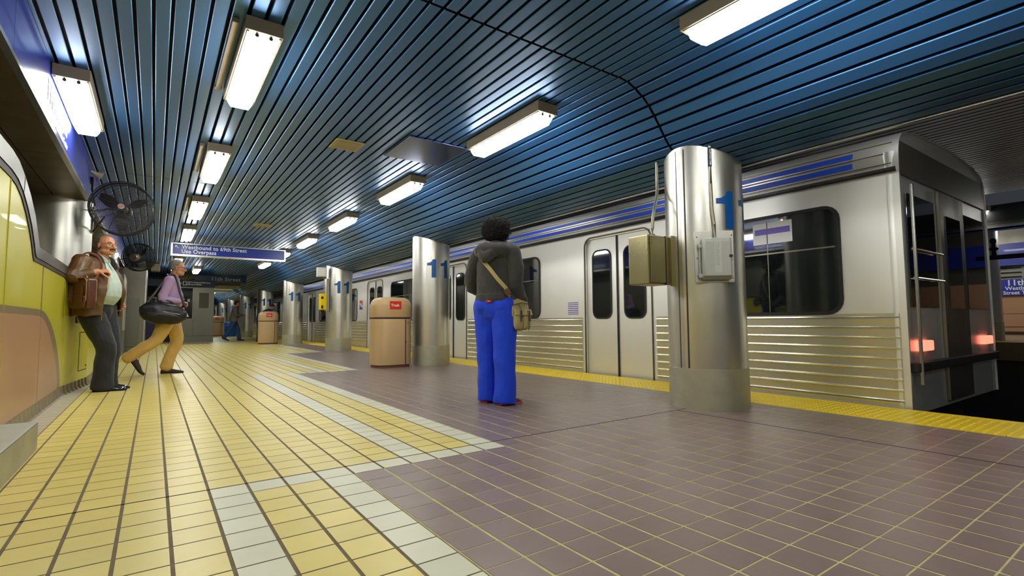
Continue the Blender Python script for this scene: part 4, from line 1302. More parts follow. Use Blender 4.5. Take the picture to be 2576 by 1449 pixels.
def shoe(root, ankle, fdir, m, sole_m, name='shoe', L=.28, lift=0.0, w=.048, pitch=0.0, high=.09):
    """ankle point is above the heel; pitch>0 lifts the heel"""
    f = Vector((fdir[0], fdir[1], 0)).normalized(); r = Vector((f.y, -f.x, 0)); a = Vector(ankle)
    base = Vector((a.x, a.y, lift))
    toe = base + f * (L * .72)
    def tr(p):           # rotate about the ball of the foot
        if pitch == 0: return p
        piv = base + f * (L * .50)
        d = p - piv
        along = d.dot(f); z = d.z
        cc, ss = cos(pitch), sin(pitch)
        if along > 0 and pitch > 0: cc, ss = cos(pitch * .5), sin(pitch * .5)
        al2 = along * cc + z * ss; z2 = -along * ss + z * cc
        return piv + r * d.dot(r) + f * al2 + Vector((0, 0, z2))
    b = MB()
    st = [(-.27, .030, .055, .0), (-.24, .036, .075, 0), (-.10, .040, high, 0), (.06, .041, high * .82, 0), (.22, .045, .068, 0), (.42, .050, .052, 0), (.58, .048, .043, 0), (.68, .038, .034, 0), (.73, .020, .024, 0)]
    R = []
    for t_, ww, hh, _ in st:
        ring = []
        for k in range(16):
            ang = 2 * pi * k / 16
            x = cos(ang) * ww * w / .048; z = sin(ang)
            z = .016 + (hh - .016) * (z if z > 0 else 0) + (-.004 if z < 0 else 0)
            ring.append(tr(base + f * (t_ * L) + r * x + Vector((0, 0, z))))
        R.append(ring)
    b.rings(R)
    o = b.build(name, [m], root, smooth=60)
    b = MB(); R = []
    for z in (.001, .020):
        ring = []
        for t_, ww, hh, _ in st: ring.append(tr(base + f * (t_ * L * 1.01) + r * (ww * w / .048 + .003) + Vector((0, 0, z))))
        for t_, ww, hh, _ in st[::-1]: ring.append(tr(base + f * (t_ * L * 1.01) - r * (ww * w / .048 + .003) + Vector((0, 0, z))))
        R.append(ring)
    b.rings(R); b.build('sole', [sole_m], o)
    return o
def trousers(mb, pelvis, hips, knees, ankles, rw=(.185, .135), rk=.085, ra=.075, rt=.105, waist=None, thigh_y=None):
    pv = Vector(pelvis)
    w = Vector(waist) if waist is not None else pv + V(0, 0, .13)
    limb(mb, [pv - V(0, 0, .05), pv, lerp(pv, w, .5), w], [(rw[0] * .92, rw[1] * .95), rw, (rw[0] * .97, rw[1] * .95), (rw[0] * .9, rw[1] * .9)], 22)
    for h, k, a in zip(hips, knees, ankles):
        h, k, a = Vector(h), Vector(k), Vector(a)
        limb(mb, [h + V(0, 0, .03), lerp(h, k, .35), k, lerp(k, a, .45), a], [(rt, rt * 1.08), (rt * .96, rt * 1.02), (rk, rk * 1.03), (lerp(rk, ra, .5), lerp(rk, ra, .5) * 1.05), (ra, ra * 1.15)], 16)

# cloth and skin materials
def cloth(name, rgb, rough=.85, var=.06, b=.0008, sc=120, sheen=.25, vs=14):
    return mat(name, rgb, rough, var=var, vscale=vs, bump=b, bscale=sc, sheen=sheen)
M_skin_dark = mat('skin_deep', (92, 60, 44), .5, var=.06, vscale=12)
M_skin_tan = mat('skin_ruddy', (204, 142, 104), .48, var=.08, vscale=14)
M_skin_pale = mat('skin_fair', (206, 148, 112), .48, var=.06, vscale=12)

# ---- woman in blue trousers ------------------------------------------------
def woman():
    az = radians(60)
    t = thing('person', 'person in dark grey hoodie and bright blue trousers, seen from behind, waiting for the train', 'person', (0, 0, 0))
    t.rotation_euler = (0, 0, -az)
    sh = [V(-.175, -.01, 1.405), V(.175, -.01, 1.405)]
    el = [V(-.262, .02, 1.085), V(.208, -.01, 1.075)]
    wr = [V(-.115, .225, 1.03), V(.215, .145, .935)]
    hp = [V(-.095, -.01, .88), V(.098, -.02, .88)]
    kn = [V(-.100, .01, .49), V(.105, -.05, .49)]
    an = [V(-.090, .015, .085), V(.120, -.075, .085)]
    hd = V(.005, .045, 1.585)
    b = MB()
    P = head(b, hd, (.30, 1, -.02), s=1.0, neck_to=V(0, -.01, 1.44))
    limb(b, [V(0, 0, .90), V(0, 0, 1.05), V(0, .0, 1.25), V(0, -.01, 1.40)], [(.165, .115), (.145, .11), (.16, .11), (.12, .085)], 20)
    for k in (0, 1):
        limb(b, [sh[k], el[k], wr[k]], [.052, .042, .028])
        limb(b, [hp[k], kn[k], an[k]], [.085, .06, .042])
    hand(b, wr[0], (.8, .45, -.2), (0, -.3, -1), -1, .5)
    hand(b, wr[1], (-.35, .62, -.55), (-.9, -.2, -.1), 1, .75)
    baked(b, 'body', [M_skin_dark], t, .0048, 3)
    eyes(t, P)
    # hoodie
    b = MB()
    limb(b, [V(0, .0, .985), V(0, 0, 1.06), V(0, .005, 1.18), V(0, -.004, 1.30), V(0, -.015, 1.405)],
         [(.196, .150), (.192, .150), (.192, .150), (.190, .138), (.150, .095)], 26)
    b.tube([V(0, 0, .938), V(0, 0, .948), V(0, 0, 1.0)], [(.196, .166), (.202, .170), (.198, .166)], 30, ref=(1, 0, 0))
    limb(b, [V(-.13, -.01, 1.42), V(0, -.02, 1.435), V(.13, -.01, 1.42)], [(.068, .062), (.075, .075), (.068, .062)], 16, ref=(0, 1, 0))
    for k in (0, 1):
        limb(b, [sh[k] - V((-1, 1)[k] * .012, 0, .0), lerp(sh[k], el[k], .5) + V((-1, 1)[k] * .018, -.01, 0), el[k] + V(0, -.008, 0), lerp(el[k], wr[k], .55), wr[k] - (wr[k] - el[k]).normalized() * .01],
             [(.078, .080), (.074, .078), (.066, .068), (.056, .058), (.044, .044)], 16)
    # hood lying on the upper back
    ring = []
    for q in range(15):
        a = radians(-158 + 316 * q / 14)
        ring.append(V(.115 * sin(a) * 1.12, -.045 - .088 * cos(a), 1.452 - .052 * (.5 + .5 * cos(a)) + .012 * cos(2 * a)))
    limb(b, ring, [(.034, .040)] + [(.044 + .022 * sin(pi * q / 12), .050 + .024 * sin(pi * q / 12)) for q in range(13)] + [(.034, .040)], 14, ref=(0, 0, 1), sub=2)
    limb(b, [V(-.085, -.09, 1.452), V(-.07, -.170, 1.385), V(-.02, -.205, 1.335), V(.045, -.180, 1.370), V(.10, -.10, 1.44)], [(.034, .026), (.044, .030), (.050, .034), (.044, .030), (.034, .026)], 12, ref=(0, 0, 1))
    M_hood = cloth('hoodie_charcoal', (62, 62, 60), .9, .10, .0007, 160, vs=30)
    hoodie = baked(b, 'hoodie', [M_hood], t, .0058, 3, disp=folds(.0075, 6.5, (1, 1, .6), 3))
    # trousers
    b = MB()
    trousers(b, V(0, -.005, .905), hp, kn, an, rw=(.196, .158), rk=.096, ra=.092, rt=.118, waist=V(0, .01, .985))
    limb(b, [V(-.085, -.075, .89), V(-.085, -.065, .84)], [(.09, .085), (.085, .075)], 16)
    limb(b, [V(.09, -.075, .89), V(.09, -.065, .84)], [(.09, .085), (.085, .075)], 16)
    for k in (0, 1):
        a = an[k]; b.tube([a + V(0, -.005, .04), a + V(0, -.006, -.060), a + V(0, -.008, -.071)], [(.090, .098), (.094, .104), (.094, .104)], 20, ref=(1, 0, 0))
    M_blu = cloth('scrub_blue', (14, 68, 232), .75, .05, .0006, 200, sheen=.1)
    tr_ = baked(b, 'trousers', [M_blu], t, .0062, 3, disp=folds(.0105, 4.6, (1.3, 1.3, .8), 8))
    b = MB(); b.box(-.022, .036, -.170, -.160, .925, .952); b.build('waist_label', [mat('label_crimson', (200, 30, 60), .6)], t)
    b = MB(); b.box(-.002, .016, -.1715, -.169, .932, .945); b.build('label_mark', [mat('label_cream', (230, 190, 120), .6)], t)
    # hair: dense curls
    rr = random.Random(4)
    b = MB()
    bm = bmesh.new(); bmesh.ops.create_icosphere(bm, subdivisions=5, radius=1)
    hc = P(0, -.028, .030)
    def hair_r(d):
        return Vector((.128, .130, .118))
    vv = []
    for v in bm.verts:
        d = v.co.normalized()
        base = Vector((d.x * .130, d.y * .130, d.z * .118))
        nz = noise.noise(d * 9) * .010 + noise.noise(d * 24) * .009 + noise.noise(d * 50) * .005
        p = base + d * nz
        vv.append(tuple(hc + p))
    fs = [tuple(v.index for v in f.verts) for f in bm.faces]
    bm.free()
    b.add(vv, fs)
    # cut the face side: keep curls off the front by pulling them in
    F = Vector((.30, 1, 0)).normalized()
    for i, p in enumerate(b.v):
        d = Vector(p) - hc
        fr = d.normalized().dot(F)
        if fr > .35 and d.z < .035:
            k = max(.3, 1 - (fr - .35) * 1.35)
            b.v[i] = tuple(hc + Vector((d.x * k, d.y * k, d.z)))
    for k in range(620):
        th = rr.uniform(0, 2 * pi); ph = math.acos(rr.uniform(-.75, 1))
        d = Vector((sin(ph) * cos(th), sin(ph) * sin(th), cos(ph)))
        if d.dot(F) > .45 and d.z < .35: continue
        base = hc + Vector((d.x * .126, d.y * .126, d.z * .113))
        a = d.orthogonal().normalized(); c_ = d.cross(a)
        r0 = rr.uniform(.005, .010); ph0 = rr.uniform(0, 6.28)
        pts = []
        for q in range(9):
            an_ = ph0 + q * 1.25
            pts.append(base + d * (.0028 * q) + (a * cos(an_) + c_ * sin(an_)) * r0)
        b.tube(pts, .0016, 4)
    b.build('hair', [mat('hair_dark_curls', (30, 24, 21), .85, var=.2, vscale=60)], t, smooth=True, fix=False)
    # glasses arm seen at the right of the face
    b = MB(); b.tube([P(.078, -.02, .010), P(.078, .06, .010), P(.060, .095, .008)], .002, 6); b.tube([P(.060, .095, .008), P(.030, .102, -.008), P(.004, .100, .008)], .0018, 6)
    b.tube([P(-.078, -.02, .010), P(-.078, .06, .010), P(-.060, .095, .008), P(-.030, .102, -.008), P(-.004, .100, .008)], .0018, 6)
    b.build('glasses', [M_dark], t)
    Msh = mat('shoe_black', (24, 22, 24), .55); Mso = mat('sole_coral', (214, 74, 84), .5)
    shoe(t, an[0] + V(0, -.015, 0), (.25, 1), Msh, Mso, L=.265, w=.046)
    shoe(t, an[1] + V(0, -.015, 0), (.42, 1), Msh, Mso, L=.27, w=.047)
    t.location = (2.615, 3.945, 0)
    # bag: hangs from the strap at her right hip, a thing of its own
    g = thing('shoulder_bag', 'tan canvas shoulder bag with front pockets at the hip of the person in blue trousers', 'bag', (0, 0, 0))
    g.rotation_euler = (0, 0, -az)
    Mb = cloth('canvas_tan', (186, 172, 118), .7, .10, .0006, 140, vs=10)
    Ms = mat('bag_brown', (92, 66, 44), .6); Mst = cloth('webbing_tan', (186, 170, 118), .7, .05, .0006, 300)
    cb_ = V(.205, .035, .80)
    ax = Vector((.30, .95, 0)).normalized(); nx_ = Vector((ax.y, -ax.x, 0))
    def B(a, n_, z): return cb_ + ax * a + nx_ * n_ + V(0, 0, z)
    def pillow(mb, a0, a1, n0, n1, z0, z1, p=3.0, k=24, steps=7, top=1.0):
        R = []
        for q in range(steps + 1):
            t_ = q / steps; z = z0 + (z1 - z0) * t_
            s_ = (1 - abs(2 * t_ - 1) ** 3.2) ** .5 if 0 < t_ < 1 else .25
            s_ = max(s_, .30); s2 = s_ * (1 if t_ < .5 else lerp(1, top, (t_ - .5) * 2))
            ring = []
            for i in range(k):
                th = 2 * pi * i / k
                c_ = math.copysign(abs(cos(th)) ** (2 / p), cos(th)); d_ = math.copysign(abs(sin(th)) ** (2 / p), sin(th))
                ring.append(tuple(B((a0 + a1) / 2 + (a1 - a0) / 2 * c_ * lerp(.75, 1, s_), (n0 + n1) / 2 + (n1 - n0) / 2 * d_ * s2, z)))
            R.append(ring)
        mb.rings(R)
    b = MB(); pillow(b, -.135, .135, -.045, .050, -.135, .165, top=.75); body = baked(b, 'bag_body', [Mb], g, .005, 4, disp=folds(.0025, 14, (1, 1, .6), 5))
    for a0, a1, nm in ((-.112, -.002, 'pocket'), (.010, .112, 'pocket')):
        b = MB(); pillow(b, a0, a1, .030, .078, -.120, .035); pk = baked(b, nm, [Mb], g, .004, 3, disp=folds(.002, 18, (1, 1, .6), 9))
        b = MB(); b.rings([[tuple(B(a0 - .004, .060, .012)), tuple(B(a1 + .004, .060, .012)), tuple(B(a1 + .002, .052, .060)), tuple(B(a0 - .002, .052, .060))], [tuple(B(a0 - .004, .085, .006)), tuple(B(a1 + .004, .085, .006)), tuple(B(a1 + .002, .066, .062)), tuple(B(a0 - .002, .066, .062))]])
        b.build('flap', [Mb], pk, bevel=.004)
        b = MB(); m_ = (a0 + a1) / 2
        b.rings([[tuple(B(m_ - .009, .086, .05)), tuple(B(m_ + .009, .086, .05)), tuple(B(m_ + .009, .089, .05)), tuple(B(m_ - .009, .089, .05))], [tuple(B(m_ - .007, .092, -.05)), tuple(B(m_ + .007, .092, -.05)), tuple(B(m_ + .007, .095, -.05)), tuple(B(m_ - .007, .095, -.05))]])
        b.build('buckle_strap', [Ms], pk)
    b = MB()
    for q in range(9):
        z = -.10 + .022 * q
        b.tube([B(-.1385, -.02, z), B(-.140, .0, z + .004), B(-.1385, .025, z + .012)], .0022, 5)
    b.build('side_stitching', [mat('stitch', (120, 108, 70), .8)], g)
    b = MB(); b.tube([B(-.12, .05, .10), B(-.02, .062, .12), B(.11, .052, .11)], .0035, 6); b.build('zip', [Ms], g)
    b = MB(); b.tube([B(-.06, .06, .11), B(-.058, .10, .05), B(-.05, .10, -.02)], .003, 5); b.tube([B(.03, .09, .05), B(.04, .10, -.05), B(.035, .10, -.14)], .003, 5); b.build('leather_cord', [Ms], g)
    # strap over the back
    path = [B(-.12, -.01, .155), V(.170, -.128, 1.035), V(.10, -.168, 1.13), V(.03, -.180, 1.22), V(-.035, -.192, 1.30), V(-.075, -.188, 1.36), V(-.105, -.130, 1.44), V(-.125, -.03, 1.495), V(-.115, .06, 1.47), V(-.07, .13, 1.38), V(.05, .17, 1.20), V(.15, .17, 1.05), B(.10, -.03, .16)]
    b = MB(); limb(b, path, [(.0025, .018)] * len(path), 8, ref=(0, -1, .2), sub=4); b.build('strap', [Mst], g, smooth=True)
    b = MB(); p = V(.175, -.130, 1.02)
    limb(b, [p + V(-.012, -.004, .018), p + V(.014, .004, -.022)], [(.006, .026)] * 2, 8, ref=(0, -1, .2)); b.build('buckle', [Ms], g)
    b = MB(); b.tube([V(.185, -.122, 1.0), V(.196, -.105, .985), V(.19, -.10, .965), V(.18, -.11, .975)], .0035, 6); b.build('clip', [mat('clip_metal', (170, 150, 100), .3, .9)], g)
    g.location = t.location
    return t
woman()

# ---- man leaning on the wall ------------------------------------------------
def shell(mb, stations, open_deg, thick, n=30, open_c=90):
    """C-shaped garment wall; stations: (centre, rx, ry, open_half_angle_left, open_half_angle_right)"""
    R = []
    for (c_, rx, ry, oa, ob) in stations:
        a0 = radians(open_c + ob); a1 = radians(open_c + 360 - oa)
        outer, inner = [], []
        for k in range(n + 1):
            a = a0 + (a1 - a0) * k / n
            outer.append((c_[0] + rx * cos(a), c_[1] + ry * sin(a), c_[2]))
            inner.append((c_[0] + (rx - thick) * cos(a), c_[1] + (ry - thick) * sin(a), c_[2]))
        R.append(outer + inner[::-1])
    mb.rings(R)
def leaning_man():
    az = radians(118)
    t = thing('person', 'balding person with moustache and glasses in a brown jacket, leaning back on the left wall', 'person', (0, 0, 0))
    t.rotation_euler = (0, 0, -az)
    ch = V(.0, -.135, 1.30)
    sh = [V(-.205, -.125, 1.455), V(.205, -.145, 1.455)]
    el = [V(-.285, -.195, 1.175), V(.35, -.13, 1.25)]
    wr = [V(-.235, -.015, 1.02), V(.215, .018, 1.335)]
    hp = [V(-.10, -.10, .91), V(.10, -.12, .91)]
    kn = [V(-.100, -.005, .50), V(.085, .060, .50)]
    an = [V(-.095, -.025, .09), V(.080, .040, .09)]
    hd = V(.0, -.035, 1.655)
    b = MB()
    P = head(b, hd, (.34, 1, .0), s=1.03, neck_to=V(0, -.10, 1.47), fat=1.04)
    limb(b, [V(0, -.12, .95), V(0, -.11, 1.08), V(0, -.12, 1.28), V(0, -.13, 1.43)], [(.165, .12), (.165, .14), (.17, .125), (.13, .09)], 20)
    for k in (0, 1):
        limb(b, [sh[k], el[k], wr[k]], [.055, .045, .032])
        limb(b, [hp[k], kn[k], an[k]], [.085, .06, .042])
    hand(b, wr[1], (-.62, .75, .12), (-.35, -.3, -.9), -1, .95, s=1.04)
    hand(b, wr[0], (.1, .5, -.85), (.9, .1, 0), 1, .5, s=1.0)
    baked(b, 'body', [M_skin_tan], t, .0046, 2)
    eyes(t, P, 1.0, (52, 38, 28))
    # moustache, brows, hair
    Mh = mat('hair_grey_brown', (100, 88, 78), .7, var=.3, vscale=90, bump=.002, bscale=150)
    b = MB(); limb(b, [P(-.030, .083, -.056), P(-.016, .097, -.049), P(0, .101, -.047), P(.016, .097, -.049), P(.030, .083, -.056)], [(.004, .005), (.0075, .007), (.0075, .007), (.0075, .007), (.004, .005)], 8, ref=(0, 0, 1)); b.build('moustache', [mat('moustache_dark', (48, 38, 32), .8)], t, smooth=True)
    for sx in (-1, 1):
        b = MB(); limb(b, [P(sx * .016, .0895, .026), P(sx * .034, .0875, .031), P(sx * .050, .073, .026)], [.0035, .0042, .003], 6, ref=(0, 0, 1)); b.build('eyebrow', [Mh], t, smooth=True)
    b = MB(); limb(b, [P(-.016, .0965, -.066), P(0, .099, -.0655), P(.016, .0965, -.066)], [.0016, .002, .0016], 6, ref=(0, 0, 1)); b.build('mouth', [mat('lip_dark', (120, 62, 52), .5)], t)
    b = MB()
    rr = random.Random(9)
    # fringe of hair: sides and back
    R = []
    for zz, k in ((-.050, 1.0), (-.02, 1.05), (.02, 1.06), (.05, 1.055), (.078, 1.03)):
        ring = []
        hw = sqrt(max(.02, 1 - ((zz - .028) / .092) ** 2))
        zrise = .0
        outer, inner = [], []
        for q in range(25):
            a = radians(174 + 192 * q / 24)
            x = .078 * k * hw * cos(a); y = -.012 + .100 * k * hw * sin(a)
            outer.append(tuple(P(x, y, zz))); inner.append(tuple(P(x * .9, y * .9, zz)))
        R.append(outer + inner[::-1])
    b.rings(R)
    for q in range(160):
        a = radians(rr.uniform(20, 160)); x = rr.uniform(-.055, .055); y0_ = rr.uniform(-.07, .045)
        zc = .028 + .088 * sqrt(max(0, 1 - (x / .076) ** 2 - ((y0_ + .012) / .098) ** 2))
        p = P(x, y0_, zc - .002); b.tube([p, p + V(rr.uniform(-.01, .01), -.008, .010), p + V(rr.uniform(-.014, .014), -.020, .016)], .0009, 4)
    b.build('hair', [Mh], t, smooth=True)
    # glasses
    Mg = mat('glasses_wire', (70, 60, 50), .3, .9)
    b = MB()
    for sx in (-1, 1):
        pts = []
        for q in range(17):
            a = 2 * pi * q / 16
            pts.append(P(sx * .032 + .022 * math.copysign(abs(cos(a)) ** .7, cos(a)), .104 - abs(cos(a)) * .002 - (.006 if sx * cos(a) > 0 else 0) * abs(cos(a)), .003 + .014 * math.copysign(abs(sin(a)) ** .8, sin(a))))
        b.tube(pts, .0014, 5)
        b.tube([P(sx * .055, .097, .010), P(sx * .079, .06, .012), P(sx * .083, -.015, .008)], .0018, 5)
    b.tube([P(-.010, .104, .006), P(0, .107, .009), P(.010, .104, .006)], .0015, 5)
    b.build('glasses', [Mg], t)
    # shirt with belly
    b = MB()
    limb(b, [V(0, -.095, 1.015), V(0, -.060, 1.10), V(0, -.065, 1.19), V(0, -.090, 1.31), V(0, -.115, 1.42)],
         [(.170, .135), (.185, .178), (.186, .180), (.185, .150), (.150, .100)], 26)
    limb(b, [V(-.10, -.11, 1.46), V(0, -.105, 1.475), V(.10, -.12, 1.46)], [.055, .062, .055], 14, ref=(0, 1, 0))
    for sx in (-1, 1):
        limb(b, [V(sx * .062, -.118, 1.535), V(sx * .052, -.05, 1.505), V(sx * .022, -.005, 1.462)], [(.026, .010), (.030, .008), (.022, .006)], 8, ref=(0, 0, 1))
    M_shirt = cloth('shirt_mint', (186, 204, 190), .75, .03, .0005, 240, sheen=.1)
    s_ = baked(b, 'shirt', [M_shirt], t, .0055, 3, disp=folds(.0028, 8, (1.4, 1, .5), 2))
    b = MB()
    pl = [V(.0, .002, 1.455), V(.0, .040, 1.38), V(0, .068, 1.30), V(0, .108, 1.21), V(0, .122, 1.12), V(0, .078, 1.035)]
    limb(b, pl, [(.012, .004)] * 6, 8, ref=(1, 0, 0)); b.build('placket', [M_shirt], t, smooth=True)
    for p in pl[1:5]:
        b = MB(); b.ball(tuple(p + V(0, .006, .01)), .005, 8); b.build('button', [M_white], t)
    # jacket
    b = MB()
    js = [(V(0, -.105, .845), .262, .225, 44, 52), (V(0, -.105, .93), .258, .232, 44, 44), (V(0, -.10, 1.05), .252, .240, 43, 38), (V(0, -.095, 1.15), .246, .240, 40, 36), (V(0, -.10, 1.26), .238, .214, 34, 36), (V(0, -.115, 1.36), .228, .176, 26, 38), (V(0, -.125, 1.44), .205, .130, 28, 34), (V(0, -.125, 1.50), .130, .092, 40, 40)]
    shell(b, js, 0, .030)
    zp = [V(c_.x + (rx - .008) * cos(radians(89 - oa)), c_.y + (ry + .002) * sin(radians(89 - oa)), c_.z) for c_, rx, ry, oa, ob in js[:6]]
    for k in (0, 1):
        e = wr[k] - (wr[k] - el[k]).normalized() * (.075 if k == 1 else .02)
        limb(b, [sh[k] + V(0, 0, -.01), lerp(sh[k], el[k], .5), el[k], lerp(el[k], e, .5), e], [(.088, .092), (.084, .088), (.078, .080), (.068, .070), (.060, .062)], 16)
    M_jkt = mat('leather_brown', (96, 66, 26), .42, var=.22, vscale=5, bump=.0012, bscale=30)
    baked(b, 'jacket', [M_jkt], t, .0062, 3, disp=folds(.0105, 5.5, (1, 1, .7), 6))
    b = MB()
    limb(b, [V(.085, .0, 1.40), V(.095, -.05, 1.50), V(.05, -.155, 1.545), V(-.05, -.155, 1.545), V(-.095, -.05, 1.50), V(-.115, .01, 1.40)], [(.010, .020), (.014, .034), (.014, .034), (.014, .034), (.014, .034), (.010, .020)], 10, ref=(1, 1, 0), sub=4)
    b.build('collar', [mat('cord_collar', (40, 32, 28), .85)], t, smooth=True)
    b = MB(); b.tube(zp, .0055, 6); b.build('zip', [mat('zip_brass', (150, 120, 60), .4, .7)], t)
    b = MB(); b.box(zp[0].x - .007, zp[0].x + .007, zp[0].y, zp[0].y + .006, .79, .855); b.build('zip_pull', [mat('zip_brass', (150, 120, 60))], t)
    # belt and trousers
    M_tr = cloth('trousers_black', (30, 32, 38), .8, .06, .0005, 220, sheen=.15)
    b = MB(); trousers(b, V(0, -.105, .92), hp, kn, an, rw=(.186, .150), rk=.090, ra=.084, rt=.115, waist=V(0, -.095, 1.025))
    for k in (0, 1):
        a = an[k]; b.tube([a + V(0, -.0, .04), a + V(0, -.002, -.045), a + V(0, -.004, -.066)], [(.086, .094), (.093, .110), (.090, .108)], 20, ref=(1, 0, 0))
    baked(b, 'trousers', [M_tr], t, .0062, 3, disp=folds(.0095, 4.6, (1.3, 1.3, .8), 4))
    b = MB(); b.tube([V(0, -.094, 1.004), V(0, -.094, 1.036)], [(.178, .146)] * 2, 36, ref=(1, 0, 0)); b.build('belt', [mat('belt_black', (20, 18, 18), .35)], t, smooth=True)
    b = MB(); b.box(-.024, .022, .047, .057, 1.004, 1.036); b.build('buckle', [mat('buckle_steel', (170, 165, 150), .3, 1.0)], t, bevel=.003)
    Msh = mat('leather_black', (22, 22, 22), .22, coat=.4)
    shoe(t, an[0] + V(0, -.0, 0), (-.42, 1), Msh, M_dark, L=.295, w=.050)
    shoe(t, an[1] + V(0, -.0, 0), (-.36, 1), Msh, M_dark, L=.30, w=.052)
    t.location = (-.447, 7.40, 0)
    # satchel hanging from his right shoulder
    g = thing('satchel', 'brown leather satchel with light piping under the arm of the leaning person', 'bag', (0, 0, 0))
    g.rotation_euler = (0, 0, -az)
    Ml = mat('satchel_leather', (84, 46, 24), .36, var=.25, vscale=7, coat=.3, bump=.0008, bscale=50)
    Mp = mat('satchel_piping', (176, 130, 70), .5)
    cb_ = V(.335, -.030, 1.08)
    ax = Vector((.45, .89, 0)).normalized(); nx_ = Vector((ax.y, -ax.x, 0))
    def B(a, n_, z): return cb_ + ax * a + nx_ * n_ + V(0, 0, z)
    def slab(mb, a0, a1, n0, n1, z0, z1, r=.03):
        pr = []
        for ca, cz_, s0 in ((a1 - r, z1 - r, 0), (a0 + r, z1 - r, 90), (a0 + r, z0 + r, 180), (a1 - r, z0 + r, 270)):
            for q in range(5):
                an_ = radians(s0 + 22.5 * q); pr.append((ca + r * cos(an_), cz_ + r * sin(an_)))
        mb.rings([[tuple(B(a, n0, z)) for a, z in pr], [tuple(B(a, n1, z)) for a, z in pr]])
        return pr
    b = MB(); slab(b, -.140, .140, -.038, .045, -.165, .165, .03); b.build('bag_body', [Ml], g, bevel=.010, smooth=30, seg=3)
    b = MB(); pr = slab(b, -.136, .136, .042, .056, -.105, .170, .05); fl_ = b.build('flap', [Ml], g, bevel=.005, smooth=30)
    b = MB(); b.tube([B(a * .985, .0585, z * .985) for a, z in pr + pr[:1]], .0035, 6); b.build('piping', [Mp], fl_)
    b = MB(); slab(b, -.12, .12, .045, .066, -.156, -.02, .03); b.build('front_pocket', [Ml], g, bevel=.006, smooth=30)
    b = MB(); b.tube([B(a, -.040, z) for a, z in pr + pr[:1]], .004, 6); b.build('rear_piping', [Mp], g)
    for a in (-.085, .085):
        b = MB(); b.rings([[tuple(B(a - .012, .068, -.10)), tuple(B(a + .012, .068, -.10)), tuple(B(a + .012, .080, -.10)), tuple(B(a - .012, .080, -.10))], [tuple(B(a - .012, .066, .08)), tuple(B(a + .012, .066, .08)), tuple(B(a + .012, .072, .08)), tuple(B(a - .012, .072, .08))]]); b.build('buckle_strap', [Ml], g)
    b = MB(); b.tube([B(-.05, 0, .16), B(-.035, 0, .188), B(.035, 0, .188), B(.05, 0, .16)], .007, 8); b.build('handle', [Mp], g, smooth=True)
    path = [B(-.12, -.03, .14), V(.235, -.20, 1.30), V(.205, -.225, 1.42), V(.155, -.15, 1.545), V(.135, -.06, 1.53), V(.145, .0, 1.46), V(.17, .03, 1.36), B(.12, -.02, .15)]
    b = MB(); limb(b, path, [(.003, .012)] * len(path), 8, ref=(1, 0, .4), sub=4); b.build('strap', [mat('satchel_strap', (128, 76, 42), .55)], g, smooth=True)
    g.location = t.location
leaning_man()

